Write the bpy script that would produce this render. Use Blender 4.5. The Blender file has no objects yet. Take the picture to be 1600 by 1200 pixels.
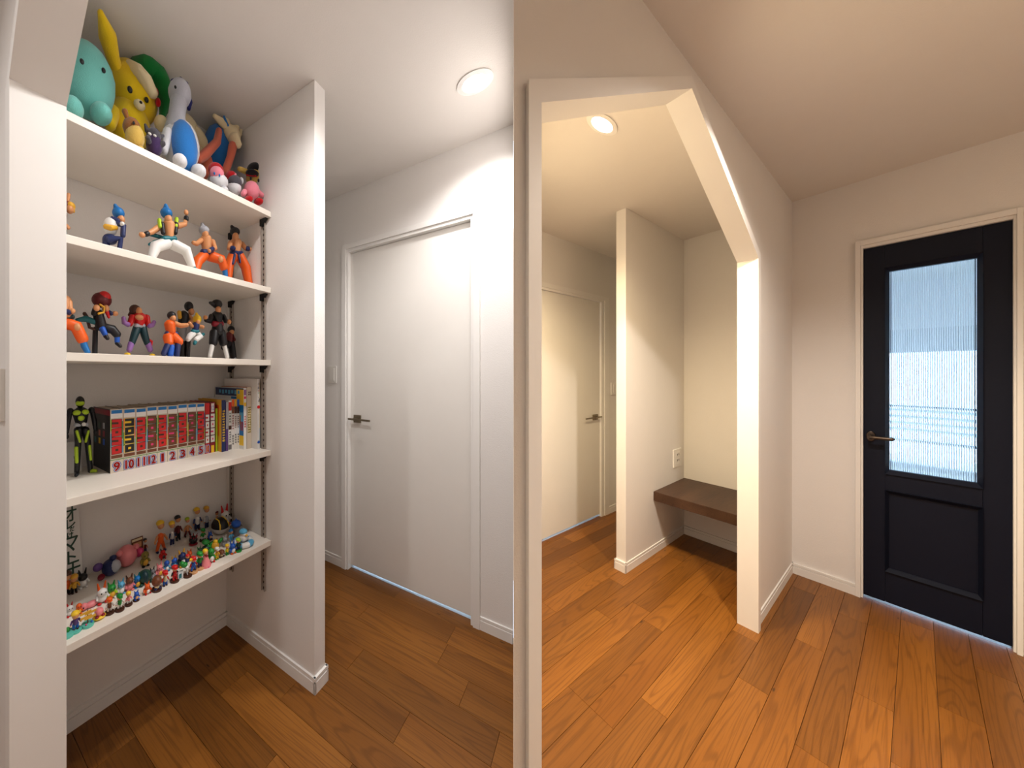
import bpy, bmesh, math, random
from mathutils import Vector, Matrix, Quaternion

# ---------------------------------------------------------------- camera, world, exposure
SC = bpy.context.scene
COL = SC.collection
FPX, PPX, HOR, CAMH = 468.644, 652.18, 582.203, 1.24
cam_d = bpy.data.cameras.new('camera')
cam_d.sensor_fit = 'HORIZONTAL'; cam_d.sensor_width = 36.0
cam_d.lens = FPX * 36.0 / 1600.0
cam_d.shift_x = (800.0 - PPX) / 1600.0
cam_d.shift_y = (HOR - 600.0) / 1600.0
cam_d.clip_start = 0.01
CAM = bpy.data.objects.new('camera', cam_d); COL.objects.link(CAM)
CAM.location = (0, 0, CAMH); CAM.rotation_euler = (math.pi / 2, 0, 0)
SC.camera = CAM

W = bpy.data.worlds.new('daylight'); SC.world = W; W.use_nodes = True
W.node_tree.nodes['Background'].inputs[0].default_value = (0.45, 0.70, 1.0, 1)
W.node_tree.nodes['Background'].inputs[1].default_value = 10.0
SC.view_settings.view_transform = 'Standard'
SC.view_settings.look = 'None'
SC.view_settings.gamma = 1.0
SC.view_settings.use_curve_mapping = False
SC.view_settings.exposure = 0.0

# two halls share one camera spot; each has its own right-angled frame (x, y, z)
AL = math.atan2(928.01 - PPX, FPX)      # left hall, x axis
DE = math.atan2(1434.915 - PPX, FPX)    # right hall, x axis
ROT = {'L': math.pi / 2 - AL, 'R': math.pi / 2 - DE, 'W': 0.0}
def to_world(fr, p):
    a = ROT[fr]; c, s = math.cos(a), math.sin(a)
    return Vector((p[0] * c - p[1] * s, p[0] * s + p[1] * c, p[2]))
def ray(fr, u, v, x=None, y=None, z=None):
    """pixel -> point of a known plane of the hall (local x, y or z given)"""
    an = AL if fr == 'L' else DE
    s, c = math.sin(an), math.cos(an); k = (u - PPX) / FPX
    dx, dy, dz = k * s + c, -k * c + s, (HOR - v) / FPX
    t = x / dx if x is not None else y / dy if y is not None else (z - CAMH) / dz
    return Vector((dx * t, dy * t, CAMH + dz * t))
def spot(name, fr, x, y, z, power, col, size=125, blend=0.55, rad=0.045):
    d = bpy.data.lights.new(name, 'SPOT'); d.energy = power; d.color = col
    d.spot_size = math.radians(size); d.spot_blend = blend; d.shadow_soft_size = rad
    o = bpy.data.objects.new(name, d); COL.objects.link(o); o.location = to_world(fr, (x, y, z)); return o
NEUT = (1.0, 0.975, 0.96); WARM = (1.0, 0.79, 0.47); WARM2 = (1.0, 0.89, 0.77)
HL, HR, HI = 2.377, 2.301, 2.262                       # ceilings
# the photograph shows the first and the last of these; the second casts the shelf shadows on the partition, the third lights the
# outer wall and jamb, the fourth leaves its glow on the ceiling at the frame's upper edge
LAMPS = [('L', 1.125, 0.401, HL, 48, NEUT, 145, ''), ('L', 0.50, 0.62, HL, 48, NEUT, 160, '_offscreen'), ('L', -0.62, 1.02, HL, 40, NEUT, 165, '_offscreen'),
         ('R', 1.45, 0.04, HR, 158, WARM2, 142, '_offscreen'), ('R', 1.283, 0.6665, HI, 160, WARM, 150, '')]
for fr, x, y, z, pw, cl, sz, off in LAMPS:
    spot('downlight_beam' + off, fr, x, y, z - 0.012, pw, cl, sz, 0.8)

# ---------------------------------------------------------------- materials
MATS = {}
def nodes(name):
    m = bpy.data.materials.new(name); m.use_nodes = True
    nt = m.node_tree; b = nt.nodes['Principled BSDF']
    MATS[name] = m
    return m, nt, b
def srgb(r, g, b):
    f = lambda c: c / 12.92 if c <= 0.04045 else ((c + 0.055) / 1.055) ** 2.4
    return (f(r / 255), f(g / 255), f(b / 255), 1)
def plain(name, rgb, rough=0.5, metal=0.0, noise=0.04, bump=0.0, bscale=200.0, spec=0.5, sheen=0.0):
    """procedural material: slight tonal mottling and optional fine relief"""
    if name in MATS: return MATS[name]
    m, nt, b = nodes(name)
    b.inputs['Roughness'].default_value = rough; b.inputs['Metallic'].default_value = metal
    b.inputs['Specular IOR Level'].default_value = spec
    if sheen: b.inputs['Sheen Weight'].default_value = sheen
    tc = nt.nodes.new('ShaderNodeTexCoord')
    n = nt.nodes.new('ShaderNodeTexNoise'); n.inputs['Scale'].default_value = 14.0; n.inputs['Detail'].default_value = 3
    nt.links.new(tc.outputs['Object'], n.inputs['Vector'])
    mx = nt.nodes.new('ShaderNodeMix'); mx.data_type = 'RGBA'
    c = srgb(*rgb)
    mx.inputs['A'].default_value = tuple(min(1, q * (1 - noise)) for q in c[:3]) + (1,)
    mx.inputs['B'].default_value = tuple(min(1, q * (1 + noise)) for q in c[:3]) + (1,)
    nt.links.new(n.outputs['Fac'], mx.inputs['Factor']); nt.links.new(mx.outputs['Result'], b.inputs['Base Color'])
    if bump:
        n2 = nt.nodes.new('ShaderNodeTexNoise'); n2.inputs['Scale'].default_value = bscale; n2.inputs['Detail'].default_value = 2
        nt.links.new(tc.outputs['Object'], n2.inputs['Vector'])
        bp = nt.nodes.new('ShaderNodeBump'); bp.inputs['Strength'].default_value = bump; bp.inputs['Distance'].default_value = 0.002
        nt.links.new(n2.outputs['Fac'], bp.inputs['Height']); nt.links.new(bp.outputs['Normal'], b.inputs['Normal'])
    return m
def emit(name, col, strength):
    m, nt, b = nodes(name)
    b.inputs['Base Color'].default_value = (0.8, 0.8, 0.8, 1)
    b.inputs['Emission Color'].default_value = tuple(col) + (1,); b.inputs['Emission Strength'].default_value = strength
    return m
plain('wallpaper', (236, 232, 228), 0.85, bump=0.35, bscale=260, noise=0.012)
plain('ceiling_paper', (228, 222, 216), 0.9, bump=0.2, bscale=220, noise=0.012)
plain('white_trim', (240, 237, 233), 0.6, noise=0.01, spec=0.25)
plain('white_door', (236, 232, 226), 0.55, noise=0.012, spec=0.3)
plain('shelf_white', (240, 232, 220), 0.4, noise=0.01)
plain('black_door', (15, 20, 36), 0.5, spec=0.2, noise=0.05, bump=0.1, bscale=60)
plain('nickel', (150, 138, 118), 0.3, metal=0.9)
plain('bronze', (82, 72, 66), 0.35, metal=0.85)
plain('rail_metal', (168, 158, 148), 0.45, metal=0.3)
plain('dark_slot', (14, 12, 12), 0.8)
plain('plate_white', (232, 228, 222), 0.4)
plain('slab', (120, 100, 80), 0.9)

def wood(name, dark, mid, light, sc=1.0, rough=0.36, rnd=1.0):
    m, nt, b = nodes(name); N = nt.nodes; Lk = nt.links
    tc = N.new('ShaderNodeTexCoord'); oi = N.new('ShaderNodeObjectInfo')
    mul = N.new('ShaderNodeMath'); mul.operation = 'MULTIPLY'; mul.inputs[1].default_value = 37.0 * rnd
    Lk.new(oi.outputs['Random'], mul.inputs[0])
    cmb = N.new('ShaderNodeCombineXYZ')
    for k in range(3): Lk.new(mul.outputs[0], cmb.inputs[k])
    def field(sx, sy, scale, det, dist=0.0):
        mp = N.new('ShaderNodeMapping'); mp.inputs['Scale'].default_value = (sx * sc, sy * sc, sy * sc)
        Lk.new(tc.outputs['Object'], mp.inputs['Vector'])
        ad = N.new('ShaderNodeVectorMath'); Lk.new(mp.outputs[0], ad.inputs[0]); Lk.new(cmb.outputs[0], ad.inputs[1])
        n = N.new('ShaderNodeTexNoise'); n.inputs['Scale'].default_value = scale; n.inputs['Detail'].default_value = det
        n.inputs['Distortion'].default_value = dist
        Lk.new(ad.outputs[0], n.inputs['Vector']); return n.outputs['Fac']
    rings = field(0.42, 7.0, 1.5, 1.5, 0.25)
    ml = N.new('ShaderNodeMath'); ml.operation = 'MULTIPLY'; ml.inputs[1].default_value = 120.0; Lk.new(rings, ml.inputs[0])
    sn = N.new('ShaderNodeMath'); sn.operation = 'SINE'; Lk.new(ml.outputs[0], sn.inputs[0])
    fib = field(2.0, 110.0, 3.0, 3.0)
    tone = field(0.4, 5.0, 1.1, 2.0)
    r1 = N.new('ShaderNodeValToRGB'); r1.color_ramp.elements[0].position = 0.30; r1.color_ramp.elements[1].position = 0.72
    r1.color_ramp.elements[0].color = srgb(*mid); r1.color_ramp.elements[1].color = srgb(*light); Lk.new(tone, r1.inputs[0])
    # growth lines
    rl = N.new('ShaderNodeMapRange'); rl.inputs['From Min'].default_value = 0.45; rl.inputs['From Max'].default_value = 1.0
    rl.inputs['To Min'].default_value = 0.0; rl.inputs['To Max'].default_value = 0.32; Lk.new(sn.outputs[0], rl.inputs['Value'])
    m1 = N.new('ShaderNodeMix'); m1.data_type = 'RGBA'; m1.inputs['B'].default_value = srgb(*dark)
    Lk.new(rl.outputs[0], m1.inputs['Factor']); Lk.new(r1.outputs[0], m1.inputs['A'])
    rf = N.new('ShaderNodeMapRange'); rf.inputs['From Min'].default_value = 0.5; rf.inputs['From Max'].default_value = 0.8
    rf.inputs['To Max'].default_value = 0.55; Lk.new(fib, rf.inputs['Value'])
    m2 = N.new('ShaderNodeMix'); m2.data_type = 'RGBA'; m2.inputs['B'].default_value = srgb(*dark)
    Lk.new(rf.outputs[0], m2.inputs['Factor']); Lk.new(m1.outputs['Result'], m2.inputs['A'])
    # small dark mineral flecks
    vo = N.new('ShaderNodeTexVoronoi'); vo.inputs['Scale'].default_value = 3.2
    mp = N.new('ShaderNodeMapping'); mp.inputs['Scale'].default_value = (1.0, 4.5, 1.0); Lk.new(tc.outputs['Object'], mp.inputs['Vector'])
    ad = N.new('ShaderNodeVectorMath'); Lk.new(mp.outputs[0], ad.inputs[0]); Lk.new(cmb.outputs[0], ad.inputs[1]); Lk.new(ad.outputs[0], vo.inputs['Vector'])
    fl = N.new('ShaderNodeMapRange'); fl.inputs['From Min'].default_value = 0.055; fl.inputs['From Max'].default_value = 0.025
    fl.inputs['To Max'].default_value = 0.8; Lk.new(vo.outputs['Distance'], fl.inputs['Value'])
    m3 = N.new('ShaderNodeMix'); m3.data_type = 'RGBA'; m3.inputs['B'].default_value = srgb(40, 18, 8)
    Lk.new(fl.outputs[0], m3.inputs['Factor']); Lk.new(m2.outputs['Result'], m3.inputs['A'])
    # each board its own tone
    hs = N.new('ShaderNodeHueSaturation')
    mr = N.new('ShaderNodeMapRange'); mr.inputs['To Min'].default_value = 1 - 0.26 * rnd; mr.inputs['To Max'].default_value = 1 + 0.20 * rnd
    Lk.new(oi.outputs['Random'], mr.inputs['Value']); Lk.new(mr.outputs[0], hs.inputs['Value']); Lk.new(m3.outputs['Result'], hs.inputs['Color'])
    Lk.new(hs.outputs[0], b.inputs['Base Color'])
    b.inputs['Roughness'].default_value = rough; b.inputs['Specular IOR Level'].default_value = 0.35
    bp = N.new('ShaderNodeBump'); bp.inputs['Strength'].default_value = 0.08; bp.inputs['Distance'].default_value = 0.001
    Lk.new(fib, bp.inputs['Height']); Lk.new(bp.outputs[0], b.inputs['Normal'])
    return m
wood('cherry', (72, 38, 11), (121, 73, 24), (146, 93, 36))
wood('walnut', (34, 20, 13), (66, 44, 30), (86, 60, 43), sc=1.6, rough=0.45, rnd=0.2)
m, nt, b = nodes('reeded_glass')
b.inputs['Base Color'].default_value = (0.93, 0.97, 1.0, 1); b.inputs['Transmission Weight'].default_value = 1.0
b.inputs['Roughness'].default_value = 0.0; b.inputs['IOR'].default_value = 1.45
emit('lamp_lens', (1.0, 0.95, 0.9), 14.0)
emit('lamp_lens_warm', (1.0, 0.93, 0.82), 14.0)

# ---------------------------------------------------------------- mesh helpers
def box_g(x0, x1, y0, y1, z0, z1):
    x0, x1 = min(x0, x1), max(x0, x1); y0, y1 = min(y0, y1), max(y0, y1); z0, z1 = min(z0, z1), max(z0, z1)
    v = [(x0, y0, z0), (x1, y0, z0), (x1, y1, z0), (x0, y1, z0), (x0, y0, z1), (x1, y0, z1), (x1, y1, z1), (x0, y1, z1)]
    return v, [(0, 3, 2, 1), (4, 5, 6, 7), (0, 1, 5, 4), (1, 2, 6, 5), (2, 3, 7, 6), (3, 0, 4, 7)]
def prism_g(poly, h0, h1, axis='z'):
    """extrude a polygon; axis z: (x,y), axis y: (x,z), axis x: (y,z)"""
    n = len(poly); mk = {'z': lambda p, h: (p[0], p[1], h), 'y': lambda p, h: (p[0], h, p[1]), 'x': lambda p, h: (h, p[0], p[1])}[axis]
    v = [mk(p, h0) for p in poly] + [mk(p, h1) for p in poly]
    fs = [tuple(range(n - 1, -1, -1)), tuple(range(n, 2 * n))] + [(i, (i + 1) % n, n + (i + 1) % n, n + i) for i in range(n)]
    return v, fs
def hexa_g(q0, q1):
    return list(q0) + list(q1), [(0, 3, 2, 1), (4, 5, 6, 7), (0, 1, 5, 4), (1, 2, 6, 5), (2, 3, 7, 6), (3, 0, 4, 7)]
def ell_g(c, r, rot=None, seg=14, rings=9):
    v, fs = [], []
    M = rot if rot is not None else Matrix.Identity(3)
    c = Vector(c); r = (r, r, r) if not hasattr(r, '__len__') else r
    v.append(c + M @ Vector((0, 0, -r[2])))
    for i in range(1, rings):
        t = math.pi * i / rings - math.pi / 2
        for j in range(seg):
            a = 2 * math.pi * j / seg
            v.append(c + M @ Vector((r[0] * math.cos(t) * math.cos(a), r[1] * math.cos(t) * math.sin(a), r[2] * math.sin(t))))
    v.append(c + M @ Vector((0, 0, r[2])))
    top = len(v) - 1
    for j in range(seg):
        fs.append((0, 1 + (j + 1) % seg, 1 + j)); b0 = 1 + (rings - 2) * seg; fs.append((b0 + j, b0 + (j + 1) % seg, top))
        for i in range(rings - 2):
            a0 = 1 + i * seg; fs.append((a0 + j, a0 + (j + 1) % seg, a0 + seg + (j + 1) % seg, a0 + seg + j))
    return v, fs
def tube_g(pts, rad, seg=10, caps=True):
    """tapered round limb through points, rounded ends"""
    pts = [Vector(p) for p in pts]; rad = list(rad) if hasattr(rad, '__len__') else [rad] * len(pts)
    P, Rr, T = [], [], []
    n = len(pts)
    tan = [(pts[min(i + 1, n - 1)] - pts[max(i - 1, 0)]).normalized() for i in range(n)]
    if caps:
        for k in (0.05, 0.5, 0.87):
            P.append(pts[0] - tan[0] * rad[0] * (1 - k) * 0.9); Rr.append(rad[0] * math.sqrt(max(0.0025, 1 - (1 - k) ** 2))); T.append(tan[0])
    for i in range(n): P.append(pts[i]); Rr.append(rad[i]); T.append(tan[i])
    if caps:
        for k in (0.87, 0.5, 0.05):
            P.append(pts[-1] + tan[-1] * rad[-1] * (1 - k) * 0.9); Rr.append(rad[-1] * math.sqrt(max(0.0025, 1 - (1 - k) ** 2))); T.append(tan[-1])
    up = Vector((0, 1, 0)) if abs(T[0].y) < 0.9 else Vector((1, 0, 0))
    v, fs = [], []
    for i, (p, r, t) in enumerate(zip(P, Rr, T)):
        s = t.cross(up); s = s.normalized() if s.length > 1e-6 else Vector((1, 0, 0)); w = t.cross(s).normalized(); up = -w if w.dot(up) < 0 else w
        s = t.cross(up).normalized(); w = up
        for j in range(seg):
            a = 2 * math.pi * j / seg; v.append(p + s * (r * math.cos(a)) + w * (r * math.sin(a)))
    m_ = len(P)
    for i in range(m_ - 1):
        for j in range(seg): fs.append((i * seg + j, i * seg + (j + 1) % seg, (i + 1) * seg + (j + 1) % seg, (i + 1) * seg + j))
    fs.append(tuple(range(seg - 1, -1, -1))); fs.append(tuple((m_ - 1) * seg + j for j in range(seg)))
    return v, fs
def lathe_g(prof, seg=20, c=(0, 0, 0), axis='z'):
    v, fs = [], []; n = len(prof)
    mk = {'z': lambda a, b, h: (c[0] + a, c[1] + b, c[2] + h), 'y': lambda a, b, h: (c[0] + a, c[1] + h, c[2] + b), 'x': lambda a, b, h: (c[0] + h, c[1] + a, c[2] + b)}[axis]
    for r, h in prof:
        for j in range(seg):
            t = 2 * math.pi * j / seg; v.append(mk(r * math.cos(t), r * math.sin(t), h))
    for i in range(n - 1):
        for j in range(seg): fs.append((i * seg + j, i * seg + (j + 1) % seg, (i + 1) * seg + (j + 1) % seg, (i + 1) * seg + j))
    fs.append(tuple(range(seg - 1, -1, -1))); fs.append(tuple((n - 1) * seg + j for j in range(seg)))
    return v, fs
def mesh_of(name, geoms, bevel=0.0, smooth=False, sharp=40, scale=(1, 1, 1)):
    bm = bmesh.new()
    for v, fs in geoms:
        bv = [bm.verts.new((p[0] * scale[0], p[1] * scale[1], p[2] * scale[2])) for p in v]
        for f_ in fs:
            try: bm.faces.new([bv[i] for i in f_])
            except ValueError: pass
    bmesh.ops.recalc_face_normals(bm, faces=bm.faces)
    if bevel > 0:
        bmesh.ops.bevel(bm, geom=list(bm.edges), offset=bevel, segments=2, affect='EDGES', profile=0.6)
    me = bpy.data.meshes.new(name); bm.to_mesh(me); bm.free()
    if smooth:
        for p in me.polygons: p.use_smooth = True
        me.set_sharp_from_angle(angle=math.radians(sharp))
    return me
def obj(name, geoms, mat, parent=None, fr='W', org=(0, 0, 0), bevel=0.0, smooth=False, sharp=40, scale=(1, 1, 1), rotz=0.0, loc=None):
    """one mesh object. Top level: placed in the hall frame with its origin at org. Child: coordinates are relative to the parent"""
    if isinstance(geoms, tuple): geoms = [geoms]
    if parent is None and any(org):
        geoms = [([(p[0] - org[0], p[1] - org[1], p[2] - org[2]) for p in v], fs) for v, fs in geoms]
    o = bpy.data.objects.new(name, mesh_of(name, geoms, bevel, smooth, sharp, scale))
    o.data.materials.append(MATS[mat] if isinstance(mat, str) else mat)
    COL.objects.link(o)
    if parent is not None:
        o.parent = parent
        if loc: o.location = loc
    else:
        o.location = to_world(fr, org); o.rotation_euler = (0, 0, ROT[fr] + rotz)
    return o
def tag(o, label, cat, group=None, kind=None):
    o['label'] = label; o['category'] = cat
    if group: o['group'] = group
    if kind: o['kind'] = kind
    return o
def thing(name, label, cat, fr, org, group=None, kind=None):
    o = bpy.data.objects.new(name, None); COL.objects.link(o); o.empty_display_size = 0.05
    o.location = to_world(fr, org); o.rotation_euler = (0, 0, ROT[fr])
    return tag(o, label, cat, group, kind)
def rel(geoms, org):
    if isinstance(geoms, tuple): geoms = [geoms]
    return [([(p[0] - org[0], p[1] - org[1], p[2] - org[2]) for p in v], fs) for v, fs in geoms]
def struct(name, geoms, mat, fr, label, cat, bevel=0.0):
    return tag(obj(name, geoms, mat, None, fr, bevel=bevel), label, cat, kind='structure')

# dividing line between the halls (through the camera's standing point), as seen in each frame
DIV = math.atan2(802.3 - PPX, FPX)
KL = math.tan(AL - DIV)      # left hall:  y = KL * x
KR = math.tan(DE - DIV)      # right hall: y = KR * x
def clip(poly, fn):
    """clip polygon to fn(p) >= 0"""
    out = []
    for i, a in enumerate(poly):
        b = poly[(i + 1) % len(poly)]; fa, fb = fn(a), fn(b)
        if fa >= 0: out.append(a)
        if (fa >= 0) != (fb >= 0):
            t = fa / (fa - fb); out.append((a[0] + (b[0] - a[0]) * t, a[1] + (b[1] - a[1]) * t))
    return out
inL = lambda p: p[1] - KL * p[0]
inR = lambda p: KR * p[0] - p[1]
# ---------------------------------------------------------------- shell, left hall (frame L)
AP, AP2, BE, BN, AD = 0.800, 0.853, 0.934, 1.567, 1.406
AJ1, AJ2, BJ, EZ = 0.121, 0.190, 1.089, 1.877
D1, D2, DZ = 1.381, 0.474, 2.045
LEND, LBACK, RSIDE, REND = 2.25, -1.2, -1.1, 3.7
dB, dj1, dj2, dpk, ez, pz, cA1, cA2 = 2.960, 0.525, 2.121, 1.305, 1.784, 2.192, 0.404, 0.457
cP, cP2, dE, cW = 0.931, 0.986, 2.063, 1.399
kb1, kb2, kz = 0.180, -0.236, 1.965

# floors: each board a child of its floor
def floor(fr, name, label, rows, regions, inside, along_y, seed):
    rnd = random.Random(seed)
    root = thing(name, label, 'floor', fr, (0, 0, 0), kind='structure')
    sub = [prism_g(clip(r, inside), -0.06, -0.014) for r in regions]
    obj('subfloor', sub, 'slab', root)
    for (w0, w1, joints) in rows:
        js = sorted(joints)
        for i in range(len(js) - 1):
            for rg in regions:
                g = 0.00035
                a, b_ = js[i] + g, js[i + 1] - g
                rect = [(w0 + g, a), (w1 - g, a), (w1 - g, b_), (w0 + g, b_)] if along_y else [(a, w0 + g), (b_, w0 + g), (b_, w1 - g), (a, w1 - g)]
                xs = [p[0] for p in rg]; ys = [p[1] for p in rg]
                pl = clip(clip(clip(clip(clip(rect, lambda p: p[0] - min(xs)), lambda p: max(xs) - p[0]), lambda p: p[1] - min(ys)), lambda p: max(ys) - p[1]), inside)
                if len(pl) < 3: continue
                ar = abs(sum(pl[k][0] * pl[(k + 1) % len(pl)][1] - pl[(k + 1) % len(pl)][0] * pl[k][1] for k in range(len(pl)))) / 2
                if ar < 0.0008: continue
                cx = sum(p[0] for p in pl) / len(pl); cy = sum(p[1] for p in pl) / len(pl)
                if along_y: q = [(p[1] - cy, -(p[0] - cx)) for p in pl]
                else: q = [(p[0] - cx, p[1] - cy) for p in pl]
                # tiny bevel: top face slightly inset
                e = 0.0004; ln = len(q)
                top = [(p[0] * (1 - e / max(0.02, abs(p[0]))), p[1] * (1 - e / max(0.02, abs(p[1])))) for p in q]
                v = [(p[0], p[1], -0.014) for p in q] + [(p[0], p[1], -0.0009) for p in q] + [(p[0], p[1], 0.0) for p in top]
                fs = [tuple(range(ln - 1, -1, -1)), tuple(range(2 * ln, 3 * ln))]
                for lv in (0, ln): fs += [(lv + k, lv + (k + 1) % ln, lv + ln + (k + 1) % ln, lv + ln + k) for k in range(ln)]
                o = obj('floorboard', (v, fs), 'cherry', root)
                o.location = (cx, cy, 0); o.rotation_euler = (0, 0, math.pi / 2 if along_y else 0)
    return root
def row_joints(rnd, known, lo, hi, ln=(0.55, 1.1)):
    js = list(known) if known else [rnd.uniform(lo + 0.2, lo + 0.9)]
    while min(js) > lo: js.append(min(js) - rnd.uniform(*ln))
    while max(js) < hi: js.append(max(js) + rnd.uniform(*ln))
    return js
rnd = random.Random(5)
knownL = {0: [0.579], 1: [0.889, 0.28], 2: [0.433], 3: [0.575, 1.030], 4: [0.582, 1.5], 5: [0.95], -1: [1.026], -2: [1.240], -3: [0.888]}
rowsL = [(0.8227 + 0.1072 * k, 0.8227 + 0.1072 * (k + 1), row_joints(rnd, knownL.get(k), -1.2, 2.3)) for k in range(-19, 7)]
regL = [[(LBACK, -1.3), (AD + 0.03, -1.3), (AD + 0.03, LEND), (LBACK, LEND)]]
floor('L', 'floor', 'oiled cherry wood floor below the toy shelves and white door', rowsL, regL, inL, True, 1)
rnd = random.Random(9)
knownR = {0: [2.665, 2.056], 1: [2.66], 2: [2.232], 3: [1.75], 4: [2.045], 5: [1.320], 6: [2.233, 1.12], 7: [1.12, 1.745], -1: [2.863], -2: [2.239], -3: [2.666]}
rowsR = [(0.0455 + 0.0832 * k, 0.0455 + 0.0832 * (k + 1), row_joints(rnd, knownR.get(k), -1.2, 3.8, (0.85, 1.5))) for k in range(-14, 17)]
regR = [[(-1.3, RSIDE), (dB + 0.02, RSIDE), (dB + 0.02, cW + 0.02), (-1.3, cW + 0.02)]]
floor('R', 'floor', 'oiled cherry wood floor in front of the black door', rowsR, regR, inR, False, 2)

# ceilings
struct('ceiling', prism_g(clip([(LBACK - .1, -1.4), (AD + .1, -1.4), (AD + .1, LEND + .1), (LBACK - .1, LEND + .1)], inL), HL, HL + 0.2), 'ceiling_paper', 'L', 'white papered ceiling above the toy shelves', 'ceiling')
struct('ceiling', prism_g(clip([(-1.4, RSIDE - .1), (dB + .1, RSIDE - .1), (dB + .1, cA1 + .02), (-1.4, cA1 + .02)], inR), HR, HR + 0.28), 'ceiling_paper', 'R', 'white papered ceiling of the hall with the black door', 'ceiling')
struct('ceiling', prism_g(clip([(0.3, cA2 - .02), (REND, cA2 - .02), (REND, cW + .1), (0.3, cW + .1)], inR), HI, HI + 0.3), 'ceiling_paper', 'R', 'warm lit ceiling behind the house-shaped opening', 'ceiling')

# the two halls are parted by a thin wall that starts in front of the camera
dd = Vector((math.sin(DIV), math.cos(DIV))); nn = Vector((dd.y, -dd.x))
def dv(t, s): q = dd * t + nn * s; return (q.x, q.y)
struct('wall_divider', prism_g([dv(0.30, 0.0), dv(0.30, 0.0001), dv(4.6, 0.008), dv(4.6, -0.001)], 0.0, 2.34), 'wallpaper', 'W', 'thin white wall parting the two halls', 'wall')

# left hall walls
KLx = lambda x: KL * x + 0.0005
g_open = [box_g(AJ1, AJ2, BJ + 0.012, LEND, 0, HL)]
slope = 0.86
zt = lambda y: EZ + (BJ - y) * slope
yt = BJ - (HL - EZ) / slope
g_open.append(prism_g([(BJ + 0.012, EZ - 0.0), (BJ + 0.012, HL), (yt, HL)], AJ1, AJ2, 'x'))
struct('wall_left', g_open, 'wallpaper', 'L', 'white papered wall beside the opening to the toy shelves', 'wall')
struct('wall_niche_back', box_g(AJ2, AP2, BN, BN + 0.08, 0, HL), 'wallpaper', 'L', 'papered wall behind the toy shelves', 'wall')
struct('wall_partition', [box_g(AP, AP2, BE, BN, 0, HL), box_g(AP, AP2, BN + .08, LEND, 0, HL)], 'wallpaper', 'L', 'papered end panel between toy shelves and white door', 'wall', bevel=0.0015)
o1, o2, oz = D1 - 0.03, D2 + 0.03, DZ - 0.03
gw = [prism_g(clip([(AD, KLx(AD)), (AD, o2), (AD + .09, o2), (AD + .09, KLx(AD + .09))], lambda p: 1), 0, HL),
      box_g(AD, AD + .09, o1, LEND, 0, HL), box_g(AD, AD + .09, o2, o1, oz, HL)]
struct('wall_right', gw, 'wallpaper', 'L', 'white papered wall around the white door past the toy shelves', 'wall')
struct('wall_end', box_g(AP2, AD, LEND - .06, LEND, 0, HL), 'wallpaper', 'L', 'short end wall of the passage past the toy shelves', 'wall')
struct('wall_hall_end', box_g(LBACK, AJ1, LEND - .06, LEND, 0, HL), 'wallpaper', 'L', 'far end wall of the hall behind the viewer', 'wall')
struct('wall_back', box_g(LBACK - .08, LBACK, -0.70, LEND, 0, HL), 'wallpaper', 'L', 'wall behind the viewer on the shelf side', 'wall')

# ---------------------------------------------------------------- shell, right hall (frame R)
kx = lambda y: y / KR + 0.0005
hw = 0.014                                             # opening is cut a little larger than the lining
xl = dj1 - hw
gA = [prism_g([(kx(cA1), cA1), (xl, cA1), (xl, min(cA2, KR * xl - .0006))], 0, HR)]
gA += [box_g(dj2 + hw, dB, cA1, cA2, 0, HR)]
xbk = kx(cA2) + .001
gA += [hexa_g([(xl, cA1, ez + .012), (xbk, cA2, ez + .012), (xbk, cA2, HR), (xl, cA1, HR)], [(dpk, cA1, pz + hw), (dpk, cA2, pz + hw), (dpk, cA2, HR), (dpk, cA1, HR)]),
       prism_g([(dpk, pz + hw), (dj2 + hw, ez + .012), (dj2 + hw, HR), (dpk, HR)], cA1, cA2, 'y')]
struct('wall_opening', gA, 'wallpaper', 'R', 'white papered wall with the house-shaped opening', 'wall')
e1, e2, ezz = kb1 - 0.014, kb2 + 0.012, kz - 0.022
gB = [box_g(dB, dB + .09, e1, cW + .1, 0, HR + .01), box_g(dB, dB + .09, RSIDE - .08, e2, 0, HR + .01), box_g(dB, dB + .09, e2, e1, ezz, HR + .01)]
struct('wall_front', [gB[0], gB[1], gB[2]], 'wallpaper', 'R', 'papered wall around the black door, continuing behind the wooden bench', 'wall')
struct('wall_bench_partition', box_g(cP * 0 + dE, dB, cP, cP2, 0, HI), 'wallpaper', 'R', 'papered panel with outlet between white door and wooden bench', 'wall', bevel=0.0015)
wl, wr, wz = 1.70, 2.755, 1.872
gW = [prism_g([(kx(cW), cW), (wl, cW), (wl, cW + .08), (kx(cW + .08), cW + .08)], 0, HI) if kx(cW + .08) < wl else box_g(kx(cW) + .1, wl, cW, cW + .08, 0, HI),
      box_g(wr, dB, cW, cW + .08, 0, HI), box_g(wl, wr, cW, cW + .08, wz, HI)]
struct('wall_door_inner', gW, 'wallpaper', 'R', 'warm lit wall around the white door behind the opening', 'wall')
struct('wall_side', box_g(-0.95, dB, RSIDE - .08, RSIDE, 0, HR), 'wallpaper', 'R', 'wall behind the viewer on the black door side', 'wall')

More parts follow.
